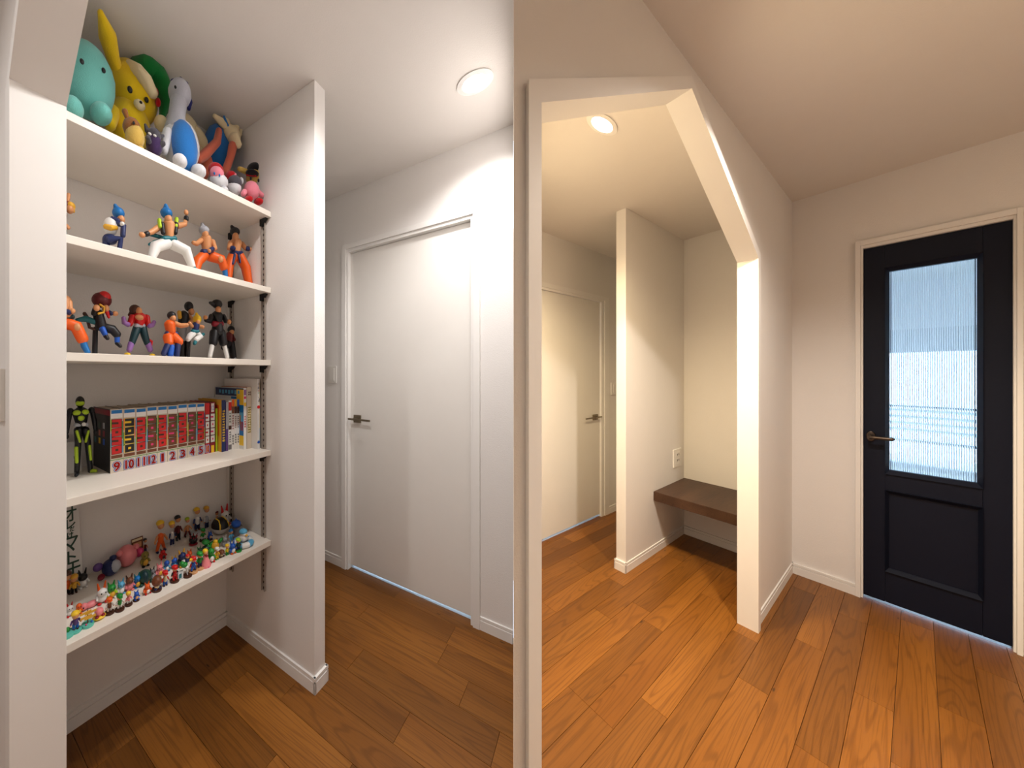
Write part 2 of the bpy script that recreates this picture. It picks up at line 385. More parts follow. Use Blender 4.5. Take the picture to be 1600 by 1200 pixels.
# skirting boards: two stepped bands
def skirt(fr, name, p0, p1, nrm, label, t=0.011, hh=0.062):
    (x0, y0), (x1, y1) = p0, p1
    gs = []
    for (z0, z1, tt) in ((0, hh * 0.72, t), (hh * 0.72, hh * 0.82, t * 0.55), (hh * 0.82, hh, t * 0.85)):
        if nrm[0]: gs.append(box_g(x0, x0 + nrm[0] * tt, y0, y1, z0, z1))
        else: gs.append(box_g(x0, x1, y0, y0 + nrm[1] * tt, z0, z1))
    return gs
tL, tR = (0.0075, 0.012), (0.016, 0.0055)
def sk(fr, x0, y0, x1, y1, nx, ny): return skirt(fr, '', (x0, y0), (x1, y1), (nx, ny), '', t=({'L': tL, 'R': tR}[fr][0 if nx else 1]))
struct('baseboard_niche', sk('L', AJ2, BN, AP, BN, 0, -1) + sk('L', AP, BE - tL[1], AP, BN, -1, 0) + sk('L', AP - tL[0], BE, AP2 + tL[0], BE, 0, -1) + sk('L', AP2, BE - tL[1], AP2, LEND - .06, 1, 0), 'white_trim', 'L', 'white stepped skirting board around the shelf niche and partition end', 'baseboard')
struct('baseboard_left', sk('L', AD, D1, AD, LEND - .06, -1, 0) + sk('L', AD, KLx(AD) + .002, AD, D2, -1, 0), 'white_trim', 'L', 'white skirting board beside the white door past the toy shelves', 'baseboard')
struct('baseboard_right', sk('R', dB, kb1, dB, cA1, -1, 0) + sk('R', dj2 + .03, cA1, dB, cA1, 0, -1), 'white_trim', 'R', 'white skirting board in the corner left of the black door', 'baseboard')
struct('baseboard_inner', sk('R', dB, cA2, dB, cP, -1, 0) + sk('R', dE - tR[0], cP, dB, cP, 0, -1) + sk('R', dE, cP - tR[1], dE, cP2 + tR[1], -1, 0) + sk('R', dE - tR[0], cP2, dB, cP2, 0, 1) + sk('R', wr + .035, cW, dB, cW, 0, -1), 'white_trim', 'R', 'white skirting board around the bench niche and partition end', 'baseboard')

# lining of the opening on the shelf side (jamb + raking head)
t = thing('trim_1', 'white lined jamb and sloping head of the opening to the toy shelves', 'trim', 'L', (0.155, BJ, 0), kind='structure')
O = (0.155, BJ, 0)
x0, x1 = AJ1 - 0.010, AJ2 + 0.003
obj('jamb', rel(box_g(x0, x1, BJ, BJ + 0.05, 0, EZ), O), 'white_trim', t, bevel=0.0008)
q = lambda y, o=0.0: (y, zt(y) + o)
obj('raking_head', rel(prism_g([q(BJ), q(yt - .1), q(yt - .1, .045), (BJ + .05, EZ), (BJ + 0.05, EZ + .02), (BJ, EZ + .0)][:3] + [(BJ + .05, EZ + .0)], x0, x1, 'x'), O), 'white_trim', t)
# house-shaped lining, right hall: four mitred members
t = thing('trim_2', 'white house-shaped lining framing the way to the bench', 'trim', 'R', (dj1, cA1, 0), kind='structure')
O = (dj1, cA1, 0)
inner = [(dj1, 0), (dj1, ez), (dpk, pz), (dj2, ez), (dj2, 0)]
w_ = 0.0385
outer = [(dj1 - w_, 0), (dj1 - w_, ez + 0.028), (dpk, pz + 0.042), (dj2 + w_, ez + 0.028), (dj2 + w_, 0)]
yF, yBk = cA1 - 0.0145, cA2 + 0.004
for k, nm in enumerate(('jamb', 'raking_head', 'raking_head', 'jamb')):
    pa = [inner[k], inner[k + 1], outer[k + 1], outer[k]]
    if k == 0:   # left member: keep its back inside the right hall
        vs = [(dj1, yF, 0), (dj1, yBk, 0), (kx(yBk) + .001, yBk, 0), (kx(yF) if kx(yF) > dj1 - w_ else dj1 - w_, yF, 0)]
        g = hexa_g(vs, [(vs[0][0], vs[0][1], ez), (vs[1][0], vs[1][1], ez), (vs[2][0], vs[2][1], ez + .012), (vs[3][0], vs[3][1], ez + .028)])
    else:
        g = prism_g(pa, yF, yBk, 'y')
        if k == 1: g = hexa_g([(inner[1][0], yF, inner[1][1]), (inner[1][0], yBk, inner[1][1]), (kx(yBk) + .001, yBk, ez + .012), (outer[1][0], yF, outer[1][1])],
                              [(inner[2][0], yF, inner[2][1]), (inner[2][0], yBk, inner[2][1]), (outer[2][0], yBk, outer[2][1]), (outer[2][0], yF, outer[2][1])])
    obj(nm, rel(g, O), 'white_trim', t)
# ---------------------------------------------------------------- doors
# white flush door past the shelves (frame L, wall plane x = AD)
def casing(fr, name, label, x, ya, yb, ztop, wid, pr, axis, side=1):
    pass
t = thing('trim_3', 'white stepped casing around the white door past the toy shelves', 'trim', 'L', (AD, D2, 0), kind='structure'); O = (AD, D2, 0)
cw = 0.034
for nm, (ya, yb, z0, z1) in (('casing_side', (D1 - cw, D1, 0, DZ)), ('casing_side', (D2, D2 + cw, 0, DZ)), ('casing_head', (D2 + cw, D1 - cw, DZ - 0.03, DZ))):
    obj(nm, rel(box_g(AD - .011, AD + .02, ya, yb, z0, z1), O), 'white_trim', t, bevel=0.0012)
for nm, (ya, yb, z0, z1) in (('door_stop', (D1 - cw - .014, D1 - cw, 0, DZ - .03)), ('door_stop', (D2 + cw, D2 + cw + .014, 0, DZ - .03)), ('door_stop', (D2 + cw + .014, D1 - cw - .014, DZ - .048, DZ - .03))):
    obj(nm, rel(box_g(AD - .003, AD + .06, ya, yb, z0, z1), O), 'white_trim', t, bevel=0.0008)
LSX, LSY = 0.73, 1.22
def lever(parent, O, c, n, along, mat, sq=True, sx=1.0, ln=0.1, so=1.0):
    """c: centre on the leaf face, n: outward sign/axis ('x',-1), along: +1/-1 direction of the lever on the other axis"""
    ax, sg = n
    def P(a, b_, z): return (c[0] + sg * a * so, c[1] + b_ * sx, c[2] + z) if ax == 'x' else (c[0] + b_ * sx, c[1] + sg * a * so, c[2] + z)
    def bx(a0, a1, b0, b1, z0, z1):
        p, q_ = P(a0, b0, z0), P(a1, b1, z1); return box_g(p[0], q_[0], p[1], q_[1], p[2], q_[2])
    h_ = thing_part('handle', parent)
    if sq:
        obj('rosette', rel(bx(0, .008, -.024, .024, -.024, .024), O), mat, h_, bevel=0.0006)
        obj('neck', rel(bx(.008, .04, -.01, .01, -.008, .008), O), mat, h_)
        obj('lever', rel(bx(.036, .046, -.042 * 1, ln, -.006, .006) if along > 0 else bx(.036, .046, -ln, .042, -.006, .006), O), mat, h_, bevel=0.0015)
    else:
        seg = 22
        def ring(r, a): return [P(a, r * math.cos(2 * math.pi * k / seg), r * math.sin(2 * math.pi * k / seg)) for k in range(seg)]
        def cyl(rs): 
            v = []; fs = []
            for r, a in rs: v += ring(r, a)
            for i in range(len(rs) - 1):
                for j in range(seg): fs.append((i * seg + j, i * seg + (j + 1) % seg, (i + 1) * seg + (j + 1) % seg, (i + 1) * seg + j))
            fs.append(tuple(range(seg))); fs.append(tuple((len(rs) - 1) * seg + j for j in range(seg))); return v, fs
        obj('rosette', rel(cyl([(.027, 0), (.027, .007), (.024, .009)]), O), mat, h_, smooth=True)
        obj('neck', rel(cyl([(.010, .008), (.010, .05)]), O), mat, h_, smooth=True)
        pts = [P(.048, 0, 0), P(.05, along * .02, 0), P(.05, along * ln, 0)]
        obj('lever', rel(tube_g(pts, [.0085, .0095, .0095]), O), mat, h_, smooth=True)
    return h_
def thing_part(name, parent):
    o = bpy.data.objects.new(name, None); COL.objects.link(o); o.parent = parent; o.empty_display_size = 0.02; return o
d1, d2 = D1 - cw - .015, D2 + cw + .015
t = thing('door_1', 'white flush door with square nickel lever, past the toy shelves', 'door', 'L', (AD + .02, d2, 0), kind='structure'); O = (AD + .02, d2, 0)
obj('leaf', rel(box_g(AD + .022, AD + .055, d2, d1, 0.022, DZ - .05), O), 'white_door', t, bevel=0.001)
lever(t, O, (AD + .022, d1 - 0.058, 0.951), ('x', -1), -1, 'nickel', True, sx=LSY, ln=0.10, so=LSX)

# white door behind the house-shaped opening (frame R, wall plane y = cW)
t = thing('trim_4', 'cream lit stepped casing around the white door behind the opening', 'trim', 'R', (wr, cW, 0), kind='structure'); O = (wr, cW, 0)
ow = 2.795
for nm, (xa, xb, z0, z1) in (('casing_side', (ow - .07, ow, 0, 1.895)), ('casing_side', (wl - .03, wl + .03, 0, 1.895)), ('casing_head', (wl + .03, ow - .07, 1.862, 1.895))):
    obj(nm, rel(box_g(xa, xb, cW - .006, cW + .012, z0, z1), O), 'white_trim', t, bevel=0.001)
for nm, (xa, xb, z0, z1) in (('door_stop', (ow - .115, ow - .07, 0, 1.862)), ('door_stop', (wl + .03, ow - .115, 1.845, 1.862))):
    obj(nm, rel(box_g(xa, xb, cW - .001, cW + .03, z0, z1), O), 'white_trim', t, bevel=0.0006)
t = thing('door_2', 'white flush door with square nickel lever, behind the house-shaped opening', 'door', 'R', (wl + .03, cW, 0), kind='structure'); O = (wl + .03, cW, 0)
obj('leaf', rel(box_g(wl + .03, ow - .118, cW + .012, cW + .03, 0.022, 1.843), O), 'white_door', t, bevel=0.0008)
lever(t, O, (2.604, cW + .012, 0.862), ('y', -1), -1, 'nickel', True, sx=1.64, ln=0.105, so=0.49)

# black glazed door (frame R, wall plane x = dB)
t = thing('trim_5', 'white stepped casing around the black glazed door', 'trim', 'R', (dB, kb1, 0), kind='structure'); O = (dB, kb1, 0)
for nm, (ya, yb, z0, z1) in (('casing_side', (kb1 - .016, kb1, 0, kz)), ('casing_side', (kb2, kb2 + .013, 0, kz)), ('casing_head', (kb2 + .013, kb1 - .016, kz - .026, kz))):
    obj(nm, rel(box_g(dB - .02, dB + .02, ya, yb, z0, z1), O), 'white_trim', t, bevel=0.0012)
for nm, (ya, yb, z0, z1) in (('door_stop', (kb1 - .0235, kb1 - .016, 0, kz - .026)), ('door_stop', (kb2 + .013, kb2 + .019, 0, kz - .026)), ('door_stop', (kb2 + .019, kb1 - .0235, kz - .041, kz - .026))):
    obj(nm, rel(box_g(dB - .006, dB + .06, ya, yb, z0, z1), O), 'white_trim', t, bevel=0.0008)
y0_, y1_ = kb2 + .0195, kb1 - .024
t = thing('door_3', 'black panelled door with tall reeded glass pane', 'door', 'R', (dB + .01, y1_, 0), kind='structure'); O = (dB + .01, y1_, 0)
xf, xb = dB + 0.012, dB + 0.05
ys1, ys2 = 0.0915, -0.1545         # inner edges of the two stiles
zg0, zg1, zp0, zp1 = 0.700, 1.800, 0.180, 0.612
zt_ = kz - 0.043
obj('stile', rel(box_g(xf, xb, ys1, y1_, .014, zt_), O), 'black_door', t, bevel=0.001)
obj('stile', rel(box_g(xf, xb, y0_, ys2, .014, zt_), O), 'black_door', t, bevel=0.001)
for nm, z0, z1 in (('bottom_rail', .014, zp0), ('lock_rail', zp1, zg0), ('top_rail', zg1, zt_)):
    obj(nm, rel(box_g(xf + .001, xb, ys2 + .0006, ys1 - .0006, z0, z1), O), 'black_door', t, bevel=0.0008)
def mould(z0, z1, w, nm='moulding'):
    gs = []
    for a, b_, c_, d_ in (((ys2, z0), (ys1, z0), (ys1 - w, z0 + w * 1.6), (ys2 + w, z0 + w * 1.6)), ((ys2, z1), (ys1, z1), (ys1 - w, z1 - w * 1.6), (ys2 + w, z1 - w * 1.6)),
                          ((ys1, z0), (ys1, z1), (ys1 - w, z1 - w * 1.6), (ys1 - w, z0 + w * 1.6)), ((ys2, z0), (ys2, z1), (ys2 + w, z1 - w * 1.6), (ys2 + w, z0 + w * 1.6))):
        q0 = [(xf - .010, a[0], a[1]), (xf - .010, b_[0], b_[1]), (xf + .012, c_[0], c_[1]), (xf + .012, d_[0], d_[1])]
        q1 = [(xb, a[0], a[1]), (xb, b_[0], b_[1]), (xb, c_[0], c_[1]), (xb, d_[0], d_[1])]
        gs.append(hexa_g(q0, q1))
    for g in gs: obj(nm, rel(g, O), 'black_door', t)
mould(zg0, zg1, 0.0125); mould(zp0, zp1, 0.0105)
obj('panel', rel(box_g(xf + .016, xb - .006, ys2 + .008, ys1 - .008, zp0 + .012, zp1 - .012), O), 'black_door', t)
# reeded pane: vertical flutes facing the hall
ga, gb = ys2 + .0115, ys1 - .0115; nfl = 38; prof = []
for k in range(nfl):
    ya = ga + (gb - ga) * k / nfl; wv = (gb - ga) / nfl
    for s_ in range(6):
        a_ = s_ / 6.0; prof.append((xf + .024 - 0.0030 * math.sin(math.pi * a_), ya + wv * a_))
prof += [(xf + .024, gb), (xf + .030, gb), (xf + .030, ga)]
gl = obj('glass_pane', rel(prism_g(prof, zg0 + .016, zg1 - .016), O), 'reeded_glass', t, smooth=True, sharp=50)
lever(t, O, (xf, 0.1330, 0.893), ('x', -1), -1, 'bronze', False, sx=0.56, ln=0.112, so=1.2)

# ---------------------------------------------------------------- what lies beyond the doors
# bright room behind the black door: floor, walls and a wide window to the daylight
LX0, LX1, LY0, LY1, LH = dB + .09, 7.4, -1.9, 0.90, 2.42
struct('floor_beyond', box_g(dB + .02, LX1, LY0, LY1, -.06, -0.002), plain('pale_floor', (214, 206, 196), 0.35), 'R', 'pale floor of the bright room seen through the reeded glass', 'floor')
struct('ceiling_beyond', box_g(LX0, LX1, LY0, LY1, LH, LH + .1), 'ceiling_paper', 'R', 'ceiling of the bright room seen through the reeded glass', 'ceiling')
struct('wall_beyond_left', box_g(LX0, LX1, LY1, LY1 + .08, 0, LH), 'wallpaper', 'R', 'left wall of the bright room beyond the black door', 'wall')
struct('wall_beyond_right', box_g(LX0, LX1, LY0 - .08, LY0, 0, LH), 'wallpaper', 'R', 'right wall of the bright room beyond the black door', 'wall')
wy0, wy1, wzz0, wzz1 = -1.75, 0.34, 0.04, 1.54
struct('wall_beyond_far', [box_g(LX1, LX1 + .1, LY0, wy0, 0, LH), box_g(LX1, LX1 + .1, wy1, LY1, 0, LH), box_g(LX1, LX1 + .1, wy0, wy1, 0, wzz0), box_g(LX1, LX1 + .1, wy0, wy1, wzz1, LH)], 'wallpaper', 'R', 'far wall of the bright room with a wide window', 'wall')
t = thing('window_1', 'wide bright window of the room beyond the black door', 'window', 'R', (LX1 + .05, 0, wzz0), kind='structure'); O = (LX1 + .05, 0, wzz0)
for nm, g in (('sill', box_g(LX1 - .02, LX1 + .1, wy0, wy1, wzz0, wzz0 + .03)), ('frame_head', box_g(LX1, LX1 + .08, wy0, wy1, wzz1 - .04, wzz1)), ('frame_side', box_g(LX1, LX1 + .08, wy0, wy0 + .04, wzz0 + .03, wzz1 - .04)), ('frame_side', box_g(LX1, LX1 + .08, wy1 - .04, wy1, wzz0 + .03, wzz1 - .04)), ('mullion', box_g(LX1 + .02, LX1 + .06, -.73, -.67, wzz0 + .03, wzz1 - .04))):
    obj(nm, rel(g, O), 'white_trim', t)
plain('grey_lacquer', (70, 80, 98), 0.5)
for z_ in (0.36, 0.80): obj('transom', rel(box_g(LX1 - .01, LX1 + .05, wy0 + .04, wy1 - .04, z_ - .014, z_ + .014), O), 'grey_lacquer', t)
t = thing('added_railing', 'made-up grey slatted railing outside the bright window, giving dark bands', 'railing', 'R', (LX1 + .6, -.6, 0)); O = (LX1 + .6, -.6, 0)  # invented slats, added for the dark bands across the bright window
for z_ in (.44, .53, .62, .71): obj('slat', rel(box_g(LX1 + .58, LX1 + .61, -1.9, 0.02, z_ - .022, z_ + .022), O), 'grey_lacquer', t)
for y_ in (-1.8, -.05): obj('post', rel(box_g(LX1 + .61, LX1 + .65, y_ - .02, y_ + .02, 0, .76), O), 'grey_lacquer', t)
struct('floor_balcony', box_g(LX1 + .1, LX1 + 1.2, -2.0, .9, -.06, -.001), 'pale_floor', 'R', 'pale balcony floor outside the bright window', 'floor')
t = thing('added_cabinet', 'made-up tall dark cabinet beside the bright window, giving dark stripes in the glass', 'cabinet', 'R', (6.7, .5, -0.002)); O = (6.7, .5, -0.002)  # invented dark block, added so the flutes show dark stripes at left
obj('body', rel(box_g(6.3, 7.2, .26, .86, -.002, 1.72), O), 'grey_lacquer', t, bevel=.006)
for y_ in (.28, .57): obj('door', rel(box_g(6.285, 6.30, y_, y_ + .28, .03, 1.69), O), 'grey_lacquer', t, bevel=.002)
# daylit closets behind the two white doors (only their light shows under the leaf)
plain('room_pale', (222, 220, 216), 0.6)
def beyond(fr, x0, x1, y0, y1, far, what):
    g = [box_g(x0, x1, y0, y1, -.05, 0.0)]
    struct('floor_beyond', g, 'room_pale', fr, 'daylit pale floor seen in the gap under ' + what, 'floor')
    w = .04; hh = 2.1
    sides = [box_g(x0, x1, y1, y1 + w, 0, hh), box_g(x0, x1, y0 - w, y0, 0, hh)] if far == 'x' else [box_g(x1, x1 + w, y0, y1, 0, hh), box_g(x0 - w, x0, y0, y1, 0, hh)]
    back = box_g(x1, x1 + w, y0, y1, 0, 0.7) if far == 'x' else box_g(x0, x1, y1, y1 + w, 0, 0.7)
    struct('wall_beyond_door', sides + [back, box_g(x0, x1, y0, y1, hh, hh + w)], 'room_pale', fr, 'pale room open to the daylight, behind ' + what, 'wall')
beyond('L', AD + .092, AD + .80, D2 - .02, D1 + .3, 'x', 'the white door past the toy shelves')
beyond('R', wl - .03, ow, cW + .082, cW + .6, 'y', 'the white door behind the opening')
struct('floor_threshold', box_g(AD + .03, AD + .092, D2, D1, -.05, 0.0), 'room_pale', 'L', 'daylit pale threshold under the white door past the toy shelves', 'floor')
struct('floor_threshold', box_g(wl - .03, ow, cW + .02, cW + .082, -.05, 0.0), 'room_pale', 'R', 'daylit pale threshold under the white door behind the opening', 'floor')
# ---------------------------------------------------------------- downlights, switches, outlet, bench
def downlight(fr, x, y, z, sx, sy, lens, label, r=0.05, off=''):
    t = thing('downlight' + off, label, 'ceiling light', fr, (x, y, z), 'round recessed downlights')
    obj('ring', lathe_g([(r * .8, -.001), (r * 1.18, -.001), (r * 1.2, -.004), (r * .84, -.007), (r * .8, -.004)], 28), 'white_trim', t, smooth=True, scale=(sx, sy, 1))
    obj('lens' + off, lathe_g([(r * .82, -.0005), (r * .82, -.0045), (r * .5, -.0055), (.001, -.006)], 28), lens, t, smooth=True, scale=(sx, sy, 1))
downlight('L', 1.125, 0.401, HL, .80, 1.22, 'lamp_lens', 'recessed downlight in front of the white door past the shelves')
downlight('L', 0.50, 0.62, HL, .80, 1.22, 'lamp_lens', 'recessed downlight in front of the toy shelves', off='_offscreen')
downlight('L', -0.62, 1.02, HL, .80, 1.22, 'lamp_lens', 'recessed downlight behind the viewer near the shelf opening', off='_offscreen')
downlight('R', 1.45, 0.04, HR, 1.64, .55, 'lamp_lens_warm', 'recessed downlight in front of the black door', off='_offscreen')
downlight('R', 1.283, 0.6665, HI, 1.64, .55, 'lamp_lens_warm', 'glowing recessed downlight inside the house-shaped opening')

def plate(fr, org, n, w, hgt, label, kind, th=.006, sx=1.0):
    """wall plate; n: ('x',-1) etc. Local b = along wall, z up"""
    t = thing('light_switch' if kind == 'switch' else 'wall_outlet', label, kind, fr, org)
    ax, sg = n
    def bx(a0, a1, b0, b1, z0, z1):
        return box_g(sg * a0, sg * a1, b0, b1, z0, z1) if ax == 'x' else box_g(b0, b1, sg * a0, sg * a1, z0, z1)
    obj('plate', bx(0, th, -w / 2, w / 2, -hgt / 2, hgt / 2), 'plate_white', t, bevel=min(th, w, hgt) * .3)
    if kind == 'switch':
        obj('rocker_frame', bx(th, th + .0012, -w * .31, w * .31, -hgt * .40, hgt * .40), 'plate_white', t)
        obj('rocker', bx(th + .0012, th + .004, -w * .27, w * .27, -hgt * .33, hgt * .37), 'plate_white', t, bevel=.0005)
    else:
        for zc in (.2, -.12):
            s = obj('socket', bx(th, th + .0012, -w * .25, w * .25, hgt * (zc - .11), hgt * (zc + .11)), 'plate_white', t)
            for b_ in (-.1, .1): obj('slot', bx(th + .0008, th + .0016, w * (b_ - .03), w * (b_ + .03), hgt * (zc - .05), hgt * (zc + .05)), 'dark_slot', s)
        obj('cover_edge', bx(th, th + .0012, -w * .25, w * .25, -hgt * .36, -hgt * .30), 'plate_white', t)
    return t
plate('L', (AD, 1.470, 1.227), ('x', -1), .078, .112, 'white rocker switch beside the white door past the toy shelves', 'switch')
plate('L', (AJ1, 1.275, 1.186), ('x', -1), .085, .129, 'white rocker switch on the wall outside the shelf opening', 'switch', th=.010)
plate('R', (2.890, cW, 1.097), ('y', -1), .121, .106, 'cream lit rocker switch beside the white door behind the opening', 'switch', th=.008)
plate('R', (2.822, cP, 0.603), ('y', -1), .140, .132, 'white power outlet on the panel above the wooden bench', 'outlet', th=.008)

# wooden bench in the niche
t = thing('bench', 'dark walnut floating bench in the niche behind the opening', 'bench', 'R', (2.70, 0.69, 0.366)); O = (2.70, 0.69, 0.366)
obj('seat_board', rel(box_g(2.438, dB - .0012, cA2 + .0012, cP - .0012, .366, .428), O), 'walnut', t, bevel=.002)
obj('support_cleat', rel(prism_g([(2.47, .366), (dB - .001, .366), (dB - .001, .338), (2.53, .338), (2.49, .350)], cP - .030, cP - .0012, 'y'), O), 'walnut', t)

# ---------------------------------------------------------------- shelves on slotted standards
SZ = [1.937, 1.608, 1.294, 0.904, 0.514]; BS = 1.207; TH = 0.023
names = ['topmost white shelf board, carrying the plush toys', 'second white shelf board, carrying figurines above the standing figurines shelf', 'middle white shelf board, carrying figurines above the books', 'white shelf board carrying the row of books', 'lowest white shelf board, carrying the miniature toys']
for z, nm in zip(SZ, names):
    o = obj('shelf_board', box_g(AJ2 + .0015, AP - .0012, BS, BN - .0015, z - TH, z), 'shelf_white', None, 'L', org=(.5, 1.39, z - TH), bevel=.0015)
    tag(o, nm, 'shelf', 'white shelf boards')
for bc, nm in ((1.2545, 'slotted metal shelf standard on the partition, at the shelf fronts'), (1.512, 'slotted metal shelf standard on the partition, near the back corner')):
    O = (AP, bc, 0.28)
    t = thing('shelf_standard', nm, 'shelf standard', 'L', O, 'slotted shelf standards')
    segs = [SZ[0] - TH] + [q for z in SZ[1:] for q in (z + .0015, z - TH - .001)] + [0.28]
    for k in range(0, len(segs), 2):
        z1, z0 = segs[k], segs[k + 1]
        obj('rail', rel([box_g(AP - .0085, AP - .0012, bc - .0125, bc - .0095, z0, z1), box_g(AP - .0085, AP - .0012, bc + .0095, bc + .0125, z0, z1), box_g(AP - .004, AP - .0012, bc - .0095, bc + .0095, z0, z1)], O), 'rail_metal', t)
        n_ = max(1, int((z1 - z0) / .025))
        s = obj('slot', rel([box_g(AP - .0052, AP - .0038, bc - .0028, bc + .0028, z0 + (i + .3) * .025, z0 + (i + .68) * .025) for i in range(n_)], O), 'dark_slot', t); s['kind'] = 'stuff'
    for z in SZ:
        obj('bracket', rel(prism_g([(bc - .03, z - TH - .0015), (bc + .012, z - TH - .0015), (bc + .012, z - TH - .03), (bc + .002, z - TH - .03)], AP - .016, AP - .004, 'x'), O), 'dark_slot', t)
# ---------------------------------------------------------------- toys and books on the shelves (frame L)
def col(name, rgb, rough=0.45): return plain(name, rgb, rough, noise=0.05)
def plush(name, rgb): return plain(name, rgb, 0.95, noise=0.10, bump=0.6, bscale=420, spec=0.15, sheen=0.25)
PAL = dict(skin=(216, 150, 100), black=(22, 22, 26), white=(232, 230, 226), grey=(150, 150, 152), silver=(176, 178, 186), navy=(28, 42, 92), blue=(30, 90, 190),
           sky=(90, 170, 210), azure=(10, 110, 180), teal=(20, 110, 120), aqua=(98, 196, 178), green=(30, 140, 50), lime=(178, 208, 40), olive=(130, 116, 40), dgreen=(26, 66, 50), yellow=(244, 200, 40),
           gold=(226, 170, 50), orange=(232, 96, 24), red=(206, 28, 28), maroon=(96, 22, 26), wine=(140, 20, 40), pink=(236, 136, 140), hotpink=(224, 60, 120), salmon=(206, 106, 82), purple=(88, 58, 120), violet=(146, 104, 168),
           brown=(112, 62, 34), dbrown=(70, 36, 20), tan=(214, 160, 110), cream=(236, 220, 180), stone=(108, 104, 106), clear=(206, 210, 212), dteal=(18, 52, 58), mint=(150, 216, 160))
for k_, v_ in PAL.items(): col('toy_' + k_, v_)
def tm(c): return 'toy_' + c
TOYG = 'toys'
class Toy:
    """a toy whose outline is read off the plane y = B; sizes in photo pixels are turned into metres at that distance"""
    def __init__(s, name, label, cat, z, B, u, group):
        s.B = B; q = ray('L', u, HOR, y=B); s.o = Vector((q.x, B, z)); s.k = (q.x * math.cos(AL) + B * math.sin(AL)) / FPX
        s.t = thing(name, label, cat, 'L', s.o, group)
    def P(s, u, v, d=0.0):
        q = ray('L', u, v, y=s.B + d * s.k * LSY)
        return Vector(((q.x - s.o.x) / LSX, (q.y - s.o.y) / LSY, q.z - s.o.z))
    def F(s, u, d=0.0, h=0.0):
        p = s.P(u, HOR, d); return Vector((p.x, p.y, h * s.k))
    def pt(s, a):
        if a[1] == 'f': return s.F(a[0], a[2] if len(a) > 2 else 0, a[3] if len(a) > 3 else 0)
        return s.P(*a)
    def tube(s, nm, mat, pts, r, parent=None):
        r = [q * s.k for q in r] if hasattr(r, '__len__') else r * s.k
        return s.add(nm, tube_g([s.pt(p) for p in pts], r), mat, parent)
    def ell(s, nm, mat, c, r, rot=0.0, parent=None):
        r = (r, r, r) if not hasattr(r, '__len__') else r
        return s.add(nm, ell_g(s.pt(c), [q * s.k for q in r], Matrix.Rotation(rot, 3, 'Y')), mat, parent)
    def add(s, nm, g, mat, parent=None):
        return obj(nm, g, mat if not isinstance(mat, str) or mat in MATS else tm(mat), parent or s.t, smooth=True, sharp=60, scale=(LSX, LSY, 1))
    def spec(s, lst):
        for it in lst:
            kind, nm, mat = it[0], it[1], it[2]
            (s.tube if kind == 't' else s.ell)(nm, mat, *it[3:])
z1, z2, z3, z4, z5 = SZ
# ---- plush toys on the topmost shelf
PG = 'plush toys on the topmost shelf'
for n_, c_ in dict(p_teal=(118, 196, 188), p_yellow=(252, 210, 36), p_green=(22, 122, 56), p_cream=(242, 224, 182), p_white=(226, 226, 230), p_grey=(190, 192, 204), p_blue=(46, 122, 200), p_navy=(36, 40, 104), p_brown=(150, 96, 50),
                  p_purple=(70, 50, 92), p_salmon=(216, 112, 86), p_orange=(222, 118, 30), p_pink=(240, 140, 156), p_red=(190, 24, 32), p_black=(26, 24, 28), p_dgrey=(86, 84, 92), p_sand=(214, 178, 90)).items(): plush(n_, c_)
def P_(name, label, B, u, lst):
    T = Toy(name, label, 'plush toy', z1, B, u, PG); T.spec(lst); return T
T = P_('plush_toy', 'big round teal plush toy behind the jamb, beside the yellow plush', 1.345, 136, [
    ('e', 'body', 'p_teal', (136, 126), (43, 32, 57)), ('e', 'foot', 'p_teal', (158, 178, -20), (16, 18, 15)), ('e', 'foot', 'p_teal', (112, 170, -22), (16, 18, 16)),
    ('e', 'eye', 'toy_black', (162, 110, -31), (3.2, 2, 4)), ('e', 'eye', 'toy_black', (128, 96, -36), (3.2, 2, 4))])
T = P_('plush_toy', 'large yellow plush with one long ear and a green stocking cap', 1.44, 205, [
    ('e', 'head', 'p_yellow', (209, 146), (38, 26, 46), -0.35), ('e', 'body', 'p_yellow', (202, 196), (34, 24, 40)),
    ('t', 'ear', 'p_yellow', [(184, 112, -6), (176, 88, -18), (168, 56, -34), (157, 20, -52)], [8, 10, 12.5, 4]),
    ('t', 'arm', 'p_yellow', [(176, 176, -8), (172, 196, -22)], [11, 8]),
    ('t', 'cap', 'p_green', [(226, 112, 2), (242, 122, 2), (254, 142, -4), (258, 164, -10), (253, 182, -14)], [27, 25, 18, 10, 5]),
    ('t', 'cap_brim', 'p_cream', [(203, 103, -14), (216, 112, -26), (229, 127, -30), (239, 146, -27)], [8, 10, 10, 8]),
    ('e', 'pompom', 'p_cream', (252, 193, -18), 11.5), ('e', 'bow', 'p_red', (243, 144, -24), (5, 4, 7)), ('e', 'bow', 'p_red', (247, 160, -22), (4.5, 4, 7)),
    ('e', 'muzzle', 'p_cream', (218, 164, -27), (9, 6, 7)), ('e', 'nose', 'toy_black', (220, 160, -33), (2.4, 2, 1.8)),
    ('e', 'eye', 'toy_black', (203, 140, -29), (4, 2.5, 5)), ('e', 'eye', 'toy_black', (229, 156, -25), (3.4, 2.5, 4.2))])
P_('plush_toy', 'small plush with brown back and straw belly in front of the yellow plush', 1.262, 209, [
    ('e', 'body', 'p_sand', (211, 214), (15, 13, 19)), ('e', 'back', 'p_brown', (206, 200, 3), (14, 13, 15)), ('t', 'ear', 'p_brown', [(199, 186), (195, 174)], [3, 4.5]),
    ('e', 'eye', 'toy_black', (209, 192, -11), (2, 1.5, 2.5)), ('e', 'foot', 'p_sand', (205, 234, -6), (6, 7, 5)), ('e', 'foot', 'p_sand', (219, 234, -6), (6, 7, 5))])
